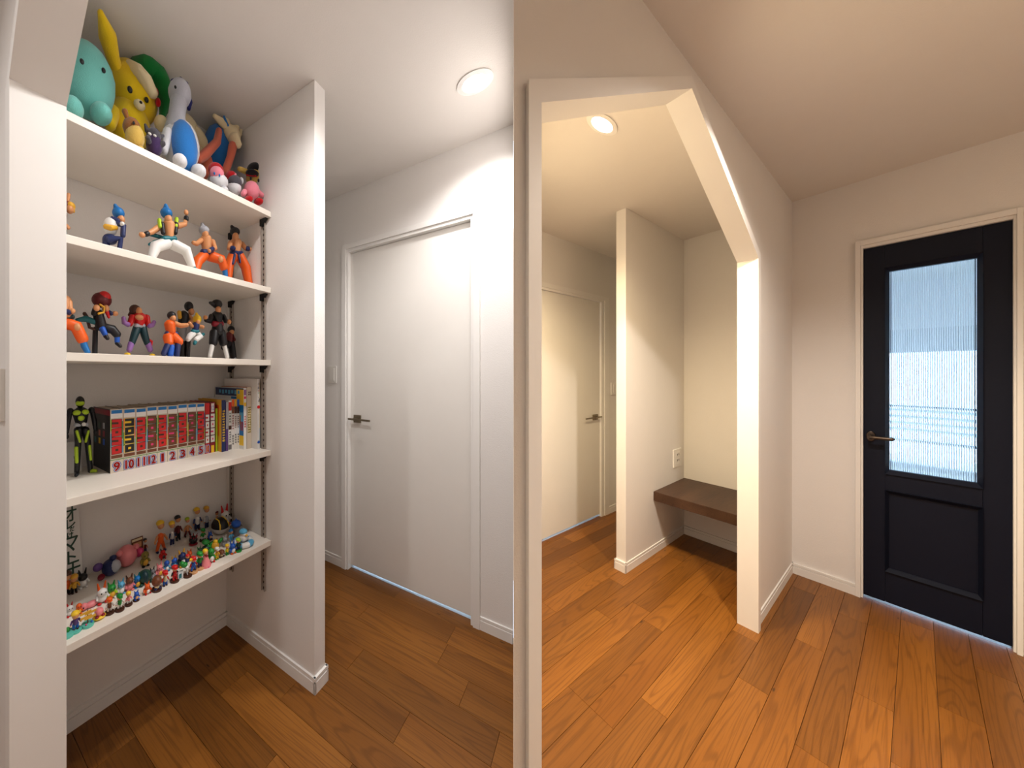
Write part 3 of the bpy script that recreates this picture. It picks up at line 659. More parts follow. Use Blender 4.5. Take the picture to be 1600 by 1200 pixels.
P_('plush_toy', 'small dark purple plush beside the straw-bellied one', 1.272, 241, [
    ('e', 'body', 'p_purple', (241, 227), (13, 11, 18)), ('e', 'head', 'p_dgrey', (240, 212), (11, 11, 11)), ('t', 'ear', 'p_dgrey', [(230, 204), (227, 195)], [4, 2]), ('t', 'ear', 'p_dgrey', [(248, 214), (255, 212)], [4, 2]),
    ('t', 'arm', 'p_dgrey', [(233, 221, -8), (231, 215, -11)], [4, 4]), ('t', 'arm', 'p_dgrey', [(250, 228, -6), (255, 224, -10)], [4, 4]), ('e', 'eye', 'toy_white', (242, 212, -10), (3, 1.5, 2)), ('e', 'eye', 'toy_white', (234, 209, -10), (3, 1.5, 2))])
P_('plush_toy', 'tall long-necked grey plush with a blue belly', 1.31, 284, [
    ('e', 'head', 'p_grey', (281, 146), (18, 17, 21)), ('t', 'neck', 'p_grey', [(279, 160), (276, 182), (276, 205)], [13, 13, 20]), ('e', 'body', 'p_white', (283, 228), (31, 24, 40)),
    ('e', 'belly', 'p_blue', (288, 228, -14), (22, 16, 37), -0.12), ('e', 'foot', 'p_white', (281, 252, -30), (11, 10, 10)), ('e', 'foot', 'p_white', (310, 268, -24), (12, 12, 10)),
    ('t', 'head_patch', 'p_navy', [(270, 128), (282, 126), (291, 132)], [4, 5, 4]), ('t', 'fin', 'p_navy', [(294, 146, 2), (297, 160, 2), (295, 170, 2)], [3.5, 4, 3]),
    ('e', 'eye', 'toy_black', (274, 136, -15), (2, 1.5, 2.4)), ('e', 'eye', 'toy_black', (290, 140, -14), (2, 1.5, 2.4)), ('t', 'wing', 'p_white', [(262, 208, -6), (256, 236, -10)], [8, 6])])
P_('plush_toy', 'blue plush dragon with cream horned head and salmon arms', 1.47, 345, [
    ('e', 'body', 'p_blue', (341, 234), (25, 17, 38)), ('e', 'head', 'p_cream', (362, 212, -14), (16, 12, 15)), ('t', 'horn', 'p_cream', [(357, 204, -14), (345, 190, -16), (335, 181, -18)], [4, 5.5, 3]),
    ('t', 'horn', 'p_cream', [(360, 202, -12), (352, 186, -12), (346, 175, -12)], [4, 4.5, 2]), ('t', 'horn', 'p_cream', [(368, 202, -12), (374, 188, -12)], [6, 2]), ('t', 'ear', 'p_cream', [(374, 210, -12), (377, 200, -12)], [4.5, 2]),
    ('t', 'crest', 'p_blue', [(356, 198, -18), (350, 182, -18)], [2.5, 1.5]), ('t', 'muzzle', 'p_cream', [(366, 216, -26), (372, 226, -30)], [9, 6]),
    ('t', 'arm', 'p_salmon', [(342, 205, -16), (339, 222, -24), (320, 242, -30), (309, 250, -32)], [5, 6, 7, 6]), ('t', 'arm', 'p_salmon', [(364, 228, -24), (360, 246, -26), (352, 268, -26)], [7, 6, 6]),
    ('e', 'wing', 'p_cream', (304, 212, 4), (15, 5, 30), -0.6), ('e', 'wing', 'p_cream', (318, 222, 0), (9, 5, 22), -0.7), ('t', 'tail', 'p_salmon', [(322, 252, -8), (318, 272, -10)], [10, 8])])
P_('plush_toy', 'orange plush half hidden between the blue dragon and the capped plush', 1.50, 381, [
    ('e', 'body', 'p_orange', (380, 262), (12, 9, 26)), ('e', 'head', 'p_sand', (381, 256, -6), (9, 8, 11)), ('t', 'ear', 'p_sand', [(379, 248, -6), (376, 241, -7)], [5, 3.5]), ('e', 'foot', 'p_orange', (381, 284, -6), (7, 7, 7))])
P_('plush_toy', 'small pink-faced plush in a red hood and white skirt', 1.272, 339, [
    ('e', 'body', 'p_white', (342, 284), (16, 13, 12)), ('e', 'head', 'p_pink', (339, 272, -3), (12, 10, 11)), ('e', 'hood', 'p_red', (338, 267, 4), (14, 10, 12)), ('e', 'eye', 'toy_azure', (335, 271, -12), (1.6, 1, 2.2)), ('e', 'eye', 'toy_azure', (343, 274, -12), (1.6, 1, 2.2)),
    ('e', 'foot', 'p_white', (334, 294, -6), (7, 7, 5)), ('e', 'foot', 'p_white', (350, 297, -6), (7, 7, 5))])
P_('plush_toy', 'small charcoal plush in a red hood with white skirt, next to the pink round plush', 1.285, 366, [
    ('e', 'body', 'p_white', (366, 295), (12, 11, 10)), ('e', 'head', 'p_dgrey', (367, 285, -2), (12, 10, 10)), ('e', 'hood', 'p_red', (361, 277, 3), (10, 9, 9)), ('t', 'ear', 'p_pink', [(365, 279, -6), (368, 272, -6)], [2.5, 1.5]), ('e', 'ear', 'p_white', (377, 283, 4), (4, 4, 6))])
P_('plush_toy', 'yellow plush wearing a black cap and dark blue coat', 1.34, 401, [
    ('e', 'head', 'p_sand', (398, 279), (15, 13, 13)), ('e', 'cap', 'p_black', (399, 267), (14, 13, 11)), ('e', 'cap_peak', 'p_black', (394, 271, -10), (11, 9, 3)), ('t', 'cap_band', 'p_red', [(386, 273, -4), (398, 274, -12), (409, 277, -4)], [2, 2, 2]),
    ('t', 'ear', 'p_sand', [(412, 268), (418, 257)], [4, 3]), ('t', 'ear', 'p_sand', [(384, 268), (374, 264)], [4, 3.5]), ('e', 'body', 'p_navy', (402, 300), (13, 12, 20)), ('e', 'eye', 'toy_black', (392, 279, -12), (2, 1.4, 2.6)), ('e', 'eye', 'toy_black', (404, 282, -12), (2, 1.4, 2.6)),
    ('t', 'arm', 'p_navy', [(412, 292), (418, 282)], [5, 4]), ('e', 'foot', 'p_sand', (406, 318, -8), (7, 8, 5))])
P_('plush_toy', 'plain pink round plush with red feet at the shelf end', 1.262, 392, [
    ('e', 'body', 'p_pink', (393, 298), (13.5, 12, 14)), ('t', 'arm', 'p_pink', [(402, 300), (409, 305)], [5, 4]), ('t', 'arm', 'p_pink', [(382, 300), (380, 303, -6)], [4.5, 4]), ('e', 'foot', 'p_red', (404, 315, -3), (7, 8, 5)), ('e', 'foot', 'p_red', (388, 312, -9), (6, 8, 5))])
P_('banner_towel', 'small rolled white towel with black stripes at the shelf end', 1.46, 420, [
    ('t', 'roll', 'p_white', [(418, 276), (420, 300)], [5, 5.5]), ('t', 'stripe', 'p_black', [(417, 281, -1), (418, 286, -1)], [5.2, 5.3]), ('t', 'stripe', 'p_black', [(418.5, 290, -1), (419, 293, -1)], [5.5, 5.5])])
for o_ in [o for o in bpy.data.objects if o.name.startswith('banner_towel')]: o_['category'] = 'towel'

# ---- figurines on the second and middle shelves
def G_(label, z, B, u, lst, grp): 
    T = Toy('figurine', label, 'figurine', z, B, u, grp); T.spec(lst); return T
S2, S3 = 'figurines on the second shelf', 'figurines on the middle shelf'
G_('figurine with orange hair and raised hand, cut by the jamb', z2, 1.36, 96, [
    ('t', 'torso', 'maroon', [(95, 334), (95, 358)], [9, 7]), ('e', 'head', 'skin', (109, 327), (6, 6, 7)), ('e', 'hair', 'gold', (110, 322, 2), (7.5, 7.5, 6.5)), ('t', 'hair_lock', 'gold', [(114, 322), (115, 331)], [3, 2]),
    ('t', 'arm', 'maroon', [(99, 330), (105, 317)], [3.5, 3]), ('t', 'hand', 'skin', [(106, 314), (107, 304)], [2.8, 3]), ('t', 'hand', 'skin', [(103, 352, -6), (107, 356, -8)], [3, 3]), ('t', 'leg', 'dgreen', [(91, 360), (90, 'f')], [5, 4]), ('t', 'leg', 'dgreen', [(99, 360), (101, 'f')], [5, 4])], S2)
G_('crouching figurine in white breastplate and navy suit with blue hair', z2, 1.30, 176, [
    ('e', 'breastplate', 'white', (173, 354), (11, 10, 14)), ('t', 'stripe', 'gold', [(165, 354, -6), (173, 356, -10), (181, 356, -7)], [4, 4.5, 3.5]), ('e', 'head', 'skin', (189, 343, -3), (6, 6, 7)), ('e', 'hair', 'azure', (185, 333), (9.5, 9, 9)), ('t', 'hair_tuft', 'azure', [(183, 328), (180, 321)], [6, 3]),
    ('t', 'collar', 'navy', [(175, 342, -3), (184, 345, -6)], [4, 4]), ('t', 'arm', 'navy', [(184, 349, -6), (193, 353, -10), (192, 368, -12)], [4.5, 4.5, 4]), ('e', 'glove', 'white', (191, 350, -12), 3.6), ('e', 'hips', 'navy', (172, 374), (11, 10, 8)), ('t', 'leg', 'navy', [(170, 374, -4), (189, 373, -9), (186, 'f', -7, 6)], [6, 5.5, 4]), ('t', 'leg', 'navy', [(166, 374, 4), (166, 'f', 0, 3)], [6, 5]), ('t', 'boot', 'white', [(184, 'f', -7, 4), (187, 'f', -9, 3)], [4, 4])], S2)
G_('blue-haired figurine in wide stance with pale grey trousers and open vest', z2, 1.285, 264, [
    ('t', 'torso', 'skin', [(264, 352), (264, 374)], [10, 7.5]), ('e', 'head', 'skin', (263, 343, -3), (6, 6, 7.5)), ('e', 'hair', 'azure', (260, 333), (9.5, 9, 8)), ('t', 'hair_tuft', 'azure', [(260, 330), (259, 321)], [7, 3]),
    ('t', 'vest', 'black', [(253, 350, -4), (255, 364, -6)], [4, 3.5]), ('t', 'vest', 'black', [(275, 350, -4), (274, 364, -6)], [4, 3.5]), ('t', 'collar', 'lime', [(249, 344, -2), (250, 354, -6)], [3.2, 3]), ('t', 'collar', 'lime', [(276, 342, -2), (275, 354, -6)], [3.2, 3]),
    ('t', 'arm', 'skin', [(250, 354), (238, 362, -2), (228, 366, -4)], [5, 4.2, 3]), ('e', 'hand', 'skin', (222, 367, -5), (5, 3.5, 4)), ('t', 'wristband', 'black', [(231, 365, -4), (228, 366, -4)], [3.8, 3.8]), ('t', 'arm', 'skin', [(278, 353), (289, 350, -2), (291, 340, -4)], [5, 4, 3.4]), ('e', 'hand', 'skin', (291, 332, -4), (4, 3, 4.5)), ('t', 'wristband', 'black', [(291, 343, -4), (291, 340, -4)], [4, 4]),
    ('t', 'sash', 'teal', [(256, 373, -4), (273, 373, -4)], [4.5, 4.5]), ('t', 'sash_tail', 'teal', [(256, 372, 2), (242, 368, 4), (231, 366, 6)], [3, 3, 2]), ('t', 'sash_tail', 'teal', [(254, 375, 3), (242, 378, 5), (233, 382, 6)], [3, 3, 2]),
    ('t', 'trouser_leg', 'white', [(260, 380), (243, 386, -3), (236, 'f', -4, 4)], [9, 9, 6]), ('t', 'trouser_leg', 'white', [(269, 381), (291, 392, -4), (300, 'f', -8, 9)], [9, 9, 6]), ('t', 'boot', 'teal', [(300, 'f', -8, 10), (304, 'f', -10, 3.5)], [4.5, 4])], S2)
G_('silver-haired bare-chested figurine lunging in orange trousers', z2, 1.335, 324, [
    ('t', 'torso', 'skin', [(322, 374), (323, 392)], [9, 7]), ('e', 'head', 'skin', (321, 367, -3), (5.5, 5.5, 6.5)), ('e', 'hair', 'silver', (319, 360), (8.5, 8, 7)), ('t', 'hair_tuft', 'silver', [(317, 357), (316, 350)], [5, 2.5]), ('t', 'arm', 'skin', [(314, 376), (307, 381, -4), (302, 379, -7)], [4.2, 3.5, 3]), ('t', 'arm', 'skin', [(332, 378), (336, 388, -4), (327, 392, -9)], [4.8, 4, 3.2]), ('t', 'wristband', 'navy', [(332, 389, -7), (329, 391, -9)], [3.8, 3.8]),
    ('t', 'belt', 'navy', [(317, 394, -3), (330, 395, -3)], [5, 5]), ('t', 'trouser_leg', 'orange', [(319, 399), (309, 408, -4), (304, 'f', -6, 4)], [8, 8, 6]), ('t', 'trouser_leg', 'orange', [(328, 400), (346, 406, -8), (350, 418, -8)], [8.5, 8, 7]), ('e', 'knee', 'skin', (345, 405, -14), (4.5, 3.5, 5)), ('t', 'boot', 'azure', [(351, 418, -8), (353, 'f', -9, 3)], [4.5, 4])], S2)
G_('black-haired bare-chested figurine standing in orange trousers with blue sash', z2, 1.375, 370, [
    ('t', 'torso', 'skin', [(369, 379), (369, 392)], [9, 7]), ('e', 'head', 'skin', (368, 370, -3), (5.2, 5.2, 6.5)), ('e', 'hair', 'black', (367, 362), (8, 8, 6.5)), ('t', 'hair_tuft', 'black', [(365, 359), (362, 354)], [5, 2.5]), ('t', 'arm', 'skin', [(360, 380), (358, 388, -4), (366, 388, -9)], [4.2, 3.8, 3]), ('t', 'arm', 'skin', [(378, 381), (384, 388, -3), (391, 389, -5)], [4.2, 3.6, 3]), ('t', 'wristband', 'navy', [(362, 388, -7), (365, 388, -9)], [3.7, 3.7]), ('t', 'wristband', 'navy', [(385, 388, -4), (388, 389, -4)], [3.7, 3.7]),
    ('t', 'belt', 'navy', [(363, 396, -3), (376, 396, -3)], [4.5, 4.5]), ('t', 'sash_tail', 'navy', [(367, 398, -8), (364, 412, -10)], [2.2, 1.8]), ('t', 'sash_tail', 'navy', [(373, 398, -8), (375, 410, -10)], [2.2, 1.8]), ('t', 'trouser_leg', 'orange', [(364, 400), (358, 414, -2), (356, 'f', -4, 4)], [8, 7.5, 5]), ('t', 'trouser_leg', 'orange', [(374, 400), (384, 418, -3), (390, 'f', -6, 6)], [8, 8, 6]), ('e', 'boot', 'dteal', (393, 'f', -8, 3), (4.5, 6, 3))], S2)
# middle shelf
G_('bare-shouldered figurine in orange trousers and blue boots, cut by the jamb', z3, 1.33, 104, [
    ('t', 'torso', 'skin', [(100, 470), (103, 492)], [11, 9]), ('e', 'head', 'skin', (93, 456), (6, 6, 7)), ('e', 'hair', 'black', (95, 450), (8, 8, 7)), ('t', 'arm', 'skin', [(108, 472, -4), (110, 486, -8)], [5, 4]), ('e', 'hand', 'skin', (113, 486, -10), 4.5), ('t', 'wristband', 'navy', [(104, 487, -8), (108, 488, -9)], [4.5, 4.5]), ('t', 'belt', 'dteal', [(96, 497), (113, 495, -4)], [5, 4]),
    ('t', 'trouser_leg', 'orange', [(102, 505), (119, 510, -5), (129, 530, -6)], [9.5, 10, 9]), ('t', 'trouser_leg', 'orange', [(95, 505), (94, 'f', 2, 6)], [9, 6]), ('e', 'knee', 'skin', (121, 511, -13), (5, 4, 6)), ('t', 'boot', 'azure', [(129, 530, -6), (132, 541, -7), (137, 'f', -10, 4)], [5.5, 5.5, 4.5])], S3)
G_('leaping red-haired figurine in black clothes on a black post', z3, 1.36, 160, [
    ('e', 'hair', 'maroon', (159, 469), (15, 13, 12)), ('e', 'hair_tuft', 'red', (163, 464, -4), (10, 9, 9)), ('t', 'hair_lock', 'red', [(165, 482, -6), (170, 496, -6)], [4, 2]), ('e', 'head', 'skin', (165, 482, -6), (5.5, 5.5, 6)), ('t', 'torso', 'black', [(153, 490), (158, 510)], [8, 9]), ('t', 'arm', 'black', [(147, 490, -4), (149, 483, -10)], [4.5, 4]), ('e', 'hand', 'skin', (151, 481, -14), (5, 3, 5)),
    ('t', 'hoop', 'gold', [(156, 476, -12), (163, 480, -12), (162, 488, -12), (154, 490, -12)], [1.8, 1.8, 1.8, 1.8]), ('t', 'arm', 'navy', [(168, 487, -2), (174, 490, -4)], [4, 3.5]), ('e', 'hand', 'skin', (180, 490, -5), (5, 3, 4)), ('t', 'sash_tail', 'teal', [(148, 503, 2), (134, 498, 4), (120, 500, 5)], [4.5, 5, 2.5]), ('t', 'tail', 'dbrown', [(147, 514, 4), (140, 512, 5), (136, 496, 6), (132, 490, 6)], [2.5, 2.5, 3, 3]),
    ('t', 'trouser_leg', 'black', [(163, 512), (176, 515, -4), (183, 523, -5)], [7.5, 7.5, 6.5]), ('t', 'shin', 'blue', [(183, 526, -5), (183, 534, -5)], [4.5, 4]), ('t', 'shoe', 'black', [(183, 536, -5), (188, 541, -8)], [3.8, 3]), ('t', 'shin', 'blue', [(160, 514, -6), (164, 522, -8)], [5, 4.2]), ('t', 'shoe', 'black', [(165, 525, -8), (168, 529, -9)], [3.8, 3]),
    ('t', 'stand_post', 'black', [(149, 514, 6), (148, 'f', 6, 3)], [4, 4.2])], S3)
G_('dark-haired figurine with red top, violet gloves and violet boots', z3, 1.37, 218, [
    ('e', 'hair', 'dbrown', (211, 484, 3), (9, 8, 8)), ('t', 'hair_lock', 'dbrown', [(207, 488, 4), (202, 492, 5)], [5, 2.5]), ('e', 'head', 'skin', (217, 486, -4), (5, 5, 6)), ('t', 'torso', 'red', [(218, 497), (218, 507)], [11, 7.5]), ('e', 'chest', 'skin', (218, 496, -8), (7, 4, 4.5)), ('t', 'arm', 'red', [(207, 496), (203, 506, -3)], [5.5, 4.5]), ('t', 'arm', 'red', [(229, 496), (231, 507, -3)], [5.5, 4.5]), ('t', 'glove', 'violet', [(200, 507, -5), (194, 504, -6), (193, 497, -7)], [4, 4, 3.2]), ('t', 'glove', 'violet', [(233, 509, -5), (238, 508, -6), (241, 503, -7)], [4, 4, 3.2]),
    ('t', 'belt', 'silver', [(213, 509, -3), (224, 509, -3)], [3.8, 3.8]), ('t', 'trouser_leg', 'dteal', [(214, 513), (210, 524, -2), (206, 536, -3)], [6.5, 6, 5]), ('t', 'trouser_leg', 'dteal', [(223, 513), (226, 524, -2), (230, 536, -3)], [6.5, 6, 5]), ('t', 'boot', 'violet', [(205, 537, -3), (202, 547, -4)], [5, 4.2]), ('t', 'boot', 'violet', [(231, 537, -3), (235, 547, -4)], [5, 4.2]), ('e', 'toe', 'yellow', (199, 'f', -8, 3), (4.5, 6, 3)), ('e', 'toe', 'yellow', (238, 'f', -8, 3), (4.5, 6, 3)), ('t', 'tail', 'red', [(221, 520, 6), (231, 530, 7), (237, 534, 7), (236, 540, 7)], [2.5, 2.5, 2.5, 2])], S3)
G_('crouching black-haired figurine in an orange suit and blue boots', z3, 1.30, 270, [
    ('e', 'hair', 'black', (268, 493), (7, 7, 6.5)), ('e', 'head', 'skin', (270, 497, -3), (5, 5, 5.5)), ('t', 'torso', 'orange', [(265, 507), (267, 518)], [8.5, 7.5]), ('t', 'arm', 'skin', [(274, 506), (283, 509, -4), (292, 508, -8)], [4.5, 4, 3.4]), ('t', 'belt', 'navy', [(261, 522), (275, 522)], [5, 5]), ('t', 'trouser_leg', 'orange', [(263, 527), (264, 536, -4)], [8.5, 7]), ('t', 'trouser_leg', 'orange', [(271, 527), (280, 534, -6)], [8.5, 7]), ('t', 'boot', 'navy', [(263, 538, -4), (256, 'f', -7, 5)], [5.5, 4.5]), ('t', 'boot', 'navy', [(278, 538, -6), (276, 'f', -8, 4)], [5, 4.5]), ('t', 'boot_cuff', 'blue', [(268, 542, -6), (266, 'f', -8, 4)], [5, 5])], S3)
G_('tall black-haired figurine in dark vest and grey trousers behind the orange suit', z3, 1.44, 288, [
    ('e', 'hair', 'black', (295, 479), (7.5, 7, 8)), ('e', 'head', 'skin', (299, 487, -4), (5, 5, 5.5)), ('t', 'torso', 'black', [(287, 493), (286, 506)], [8.5, 8]), ('t', 'collar', 'gold', [(280, 488, -3), (281, 496, -5)], [3.4, 3]), ('t', 'arm', 'skin', [(294, 494), (301, 500, -5), (296, 506, -9)], [4.5, 4, 3.4]), ('t', 'trouser_leg', 'grey', [(284, 512), (284, 530, -2)], [8, 6]), ('t', 'trouser_leg', 'grey', [(291, 512), (292, 530, -2)], [7, 6]), ('t', 'boot', 'black', [(284, 532, -2), (284, 'f', -3, 4)], [4.5, 4]), ('t', 'boot', 'black', [(292, 532, -2), (292, 'f', -3, 4)], [4.5, 4])], S3)
G_('yellow-haired figurine in white trousers leaping on a thin black post', z3, 1.335, 306, [
    ('e', 'hair', 'yellow', (308, 499), (7, 7, 7)), ('t', 'hair_tuft', 'yellow', [(308, 495), (307, 490)], [4, 2]), ('e', 'head', 'skin', (309, 503, -3), (4, 4, 4.5)), ('t', 'torso', 'navy', [(306, 508), (305, 516)], [6, 5]), ('t', 'arm', 'skin', [(311, 510), (317, 511, -3)], [3, 3]), ('t', 'arm', 'skin', [(300, 510), (296, 505, -3)], [3, 3]), ('t', 'sash', 'teal', [(301, 518, -2), (309, 518, -2)], [3.5, 3.5]), ('t', 'trouser_leg', 'white', [(302, 521), (297, 525, -3), (294, 530, -3)], [5, 5, 4]), ('t', 'trouser_leg', 'white', [(308, 521), (313, 526, -3), (306, 531, -5)], [5, 5, 4]), ('t', 'boot', 'teal', [(306, 532, -5), (304, 537, -6)], [3, 2.8]), ('t', 'boot', 'teal', [(313, 525, -2), (318, 522, -1)], [3, 2.5]), ('t', 'stand_post', 'black', [(297, 520, 4), (294, 'f', 4, 2)], [1.8, 2.6])], S3)
G_('black-suited figurine with maroon belt and white boots', z3, 1.35, 340, [
    ('e', 'hair', 'black', (339, 475), (9, 8, 7)), ('t', 'hair_lock', 'black', [(333, 475), (328, 473)], [4, 2]), ('e', 'head', 'skin', (341, 484, -4), (4.8, 4.8, 5.5)), ('t', 'torso', 'black', [(339, 494), (340, 504)], [9.5, 7]), ('t', 'arm', 'black', [(330, 494), (328, 502, -3), (322, 500, -6)], [4, 3.8, 3.4]), ('e', 'hand', 'skin', (321, 496, -7), 3.4), ('t', 'arm', 'black', [(349, 494), (353, 502, -3)], [4, 3.8]), ('e', 'hand', 'skin', (358, 503, -6), (4, 3, 4)), ('t', 'belt', 'wine', [(334, 506, -3), (346, 506, -3)], [4.5, 4.5]), ('t', 'coat_skirt', 'black', [(340, 509), (340, 518)], [8.5, 10]), ('t', 'trouser_leg', 'black', [(335, 520), (333, 536, -3)], [7.5, 6.5]), ('t', 'trouser_leg', 'black', [(345, 520), (349, 536, -3)], [7.5, 6.5]), ('t', 'boot', 'white', [(332, 538, -3), (328, 'f', -6, 4)], [3.8, 3.5]), ('t', 'boot', 'white', [(350, 538, -3), (355, 'f', -6, 4)], [3.8, 3.5])], S3)
G_('small kneeling figurine in maroon and black behind the black suit', z3, 1.46, 360, [
    ('e', 'hair', 'black', (361, 515), (6, 6, 6)), ('e', 'head', 'skin', (362, 519, -3), (4, 4, 4.5)), ('t', 'torso', 'maroon', [(359, 523), (358, 533)], [6, 6]), ('t', 'arm', 'maroon', [(363, 525), (366, 531, -3)], [3, 2.8]), ('t', 'trouser_leg', 'black', [(357, 536), (350, 543, -3)], [6, 5]), ('t', 'trouser_leg', 'black', [(361, 536), (365, 'f', -3, 5)], [6, 5]), ('t', 'boot', 'silver', [(366, 'f', -4, 6), (367, 'f', -6, 3)], [3, 3])], S3)
for k_, (ua, ub, B_) in enumerate(((146, 176, 1.36), (198, 240, 1.37), (288, 312, 1.335), (322, 366, 1.40))):
    qa, qb = ray('L', ua, HOR, y=B_).x, ray('L', ub, HOR, y=B_).x
    lab = ('under the leaping red-haired figurine', 'under the violet-booted figurine', 'under the leaping yellow-haired figurine', 'under the black-suited figurine')[k_]
    # thin stands lie on the shelf; figures rest on or beside them
    o_ = obj('figure_stand', box_g(qa, qb, B_ + .045, B_ + .085, z3 + .0002, z3 + .0045), 'toy_black', None, 'L', org=((qa + qb) / 2, B_ + .06, z3 + .0002), bevel=.001)
    tag(o_, 'flat black display stand ' + lab, 'stand', 'black display stands')

# ---- action figure, cards, books on the book shelf
G4 = 'toys beside the books'
T = Toy('action_figure', 'black jointed action figure with lime armour plates beside the books', 'action figure', z4, 1.46, 128, G4)
T.spec([('e', 'helmet', 'black', (125, 628), (6.5, 7, 9)), ('t', 'visor', 'lime', [(121, 630, -6), (125, 631, -8), (129, 630, -6)], [3.2, 3.4, 3.2]), ('t', 'neck', 'black', [(125, 634), (126, 642)], [3, 4]), ('t', 'torso', 'black', [(126, 646), (127, 662)], [12, 8]),
        ('e', 'chest_plate', 'lime', (120, 645, -9), (6, 4, 4)), ('e', 'chest_plate', 'lime', (133, 644, -9), (6, 4, 4)), ('e', 'belly_plate', 'lime', (127, 653, -9), (5, 3, 4.5)), ('t', 'belt', 'silver', [(118, 664, -4), (136, 663, -4)], [3, 3]), ('e', 'buckle', 'white', (131, 663, -10), (3.2, 2.5, 3)),
        ('e', 'shoulder', 'black', (110, 643), (5, 5, 5.5)), ('e', 'shoulder', 'black', (143, 641), (5, 5, 5.5)), ('t', 'arm', 'black', [(109, 645), (106, 660), (104, 676, -3)], [4, 4, 3.2]), ('e', 'hand', 'black', (104.5, 682, -4), (3, 3, 4)), ('t', 'arm', 'black', [(144, 643), (147, 656), (149, 670, -3)], [4, 4, 3.2]), ('e', 'hand', 'black', (149, 675, -4), (3, 3, 4)),
        ('t', 'leg', 'black', [(122, 672), (122, 692), (120, 'f', 0, 3)], [6.5, 5, 4]), ('t', 'leg', 'black', [(133, 672), (137, 690), (141, 'f', 0, 3)], [6.5, 5, 4]), ('t', 'thigh_plate', 'lime', [(120, 674, -5), (125, 690, -6)], [2.4, 2]), ('t', 'thigh_plate', 'lime', [(138, 674, -5), (134, 690, -6)], [2.4, 2]), ('t', 'shin_plate', 'lime', [(119, 700, -4), (120, 722, -5)], [3, 2.6]), ('t', 'shin_plate', 'lime', [(140, 697, -4), (142, 718, -5)], [2.6, 2.2]), ('t', 'foot', 'black', [(120, 'f', 0, 3), (119, 'f', -9, 3)], [4, 3]), ('t', 'foot', 'lime', [(143, 'f', -2, 3), (150, 'f', -7, 3)], [3.4, 2.6])])
qa = ray('L', 101, 742, z=z4); qb = ray('L', 118, 731, z=z4)
o_ = obj('paper_card', prism_g([(qa.y, z4 + .0006), (qa.y + .004, z4 + .0006), (qa.y + .034, z4 + .10), (qa.y + .030, z4 + .10)], qa.x - .03, qb.x, 'x'), plain('paper_white', (228, 226, 222), .8), None, 'L', org=(qa.x, qa.y, z4 + .0006)); tag(o_, 'white printed card leaning by the black action figure', 'card')
for zz in (.035, .05):
    obj('print_mark', ([(qb.x - .016 - qa.x, (zz - .006) * .3 - .001, zz - .006), (qb.x - .006 - qa.x, (zz - .006) * .3 - .001, zz - .006), (qb.x - .006 - qa.x, (zz + .003) * .3 - .001, zz + .003), (qb.x - .016 - qa.x, (zz + .003) * .3 - .001, zz + .003)], [(0, 1, 2, 3)]), 'toy_dgreen', o_)

def text_g(s, w, h, align_x=0.5, th=0.0004):
    """lettering as flat mesh scaled into a w x h box (x right, z up), centred"""
    cu = bpy.data.curves.new('t', 'FONT'); cu.body = s; cu.resolution_u = 3
    o = bpy.data.objects.new('t', cu); COL.objects.link(o)
    dg = bpy.context.evaluated_depsgraph_get(); me = o.evaluated_get(dg).to_mesh()
    v = [tuple(q.co) for q in me.vertices]; fs = [tuple(p.vertices) for p in me.polygons]
    o.evaluated_get(dg).to_mesh_clear(); bpy.data.objects.remove(o); bpy.data.curves.remove(cu)
    if not v: return [], []
    xs = [q[0] for q in v]; ys = [q[1] for q in v]; x0, x1, y0, y1 = min(xs), max(xs), min(ys), max(ys)
    sx, sy = w / max(1e-6, x1 - x0), h / max(1e-6, y1 - y0)
    return [((q[0] - (x0 + x1) / 2) * sx, 0.0, (q[1] - (y0 + y1) / 2) * sy) for q in v], fs
def shift(g, dx, dy, dz, shear=0.0): return [(p[0] + dx, p[1] + dy, p[2] + dz + p[0] * shear) for p in g[0]], g[1]
def fatten(g, e):
    return [( [(p[0] + ox * e, p[1], p[2] + oz * e) for p in g[0]], g[1]) for ox, oz in ((-1, 0), (1, 0), (0, -1), (0, 1), (-.7, -.7), (.7, .7), (-.7, .7), (.7, -.7))]
plain('pages', (176, 160, 140), .9, noise=.08); plain('spine_white', (208, 194, 176), .5, noise=.05)
BG = 'thick comic books in numbered order'
BF = 1.385
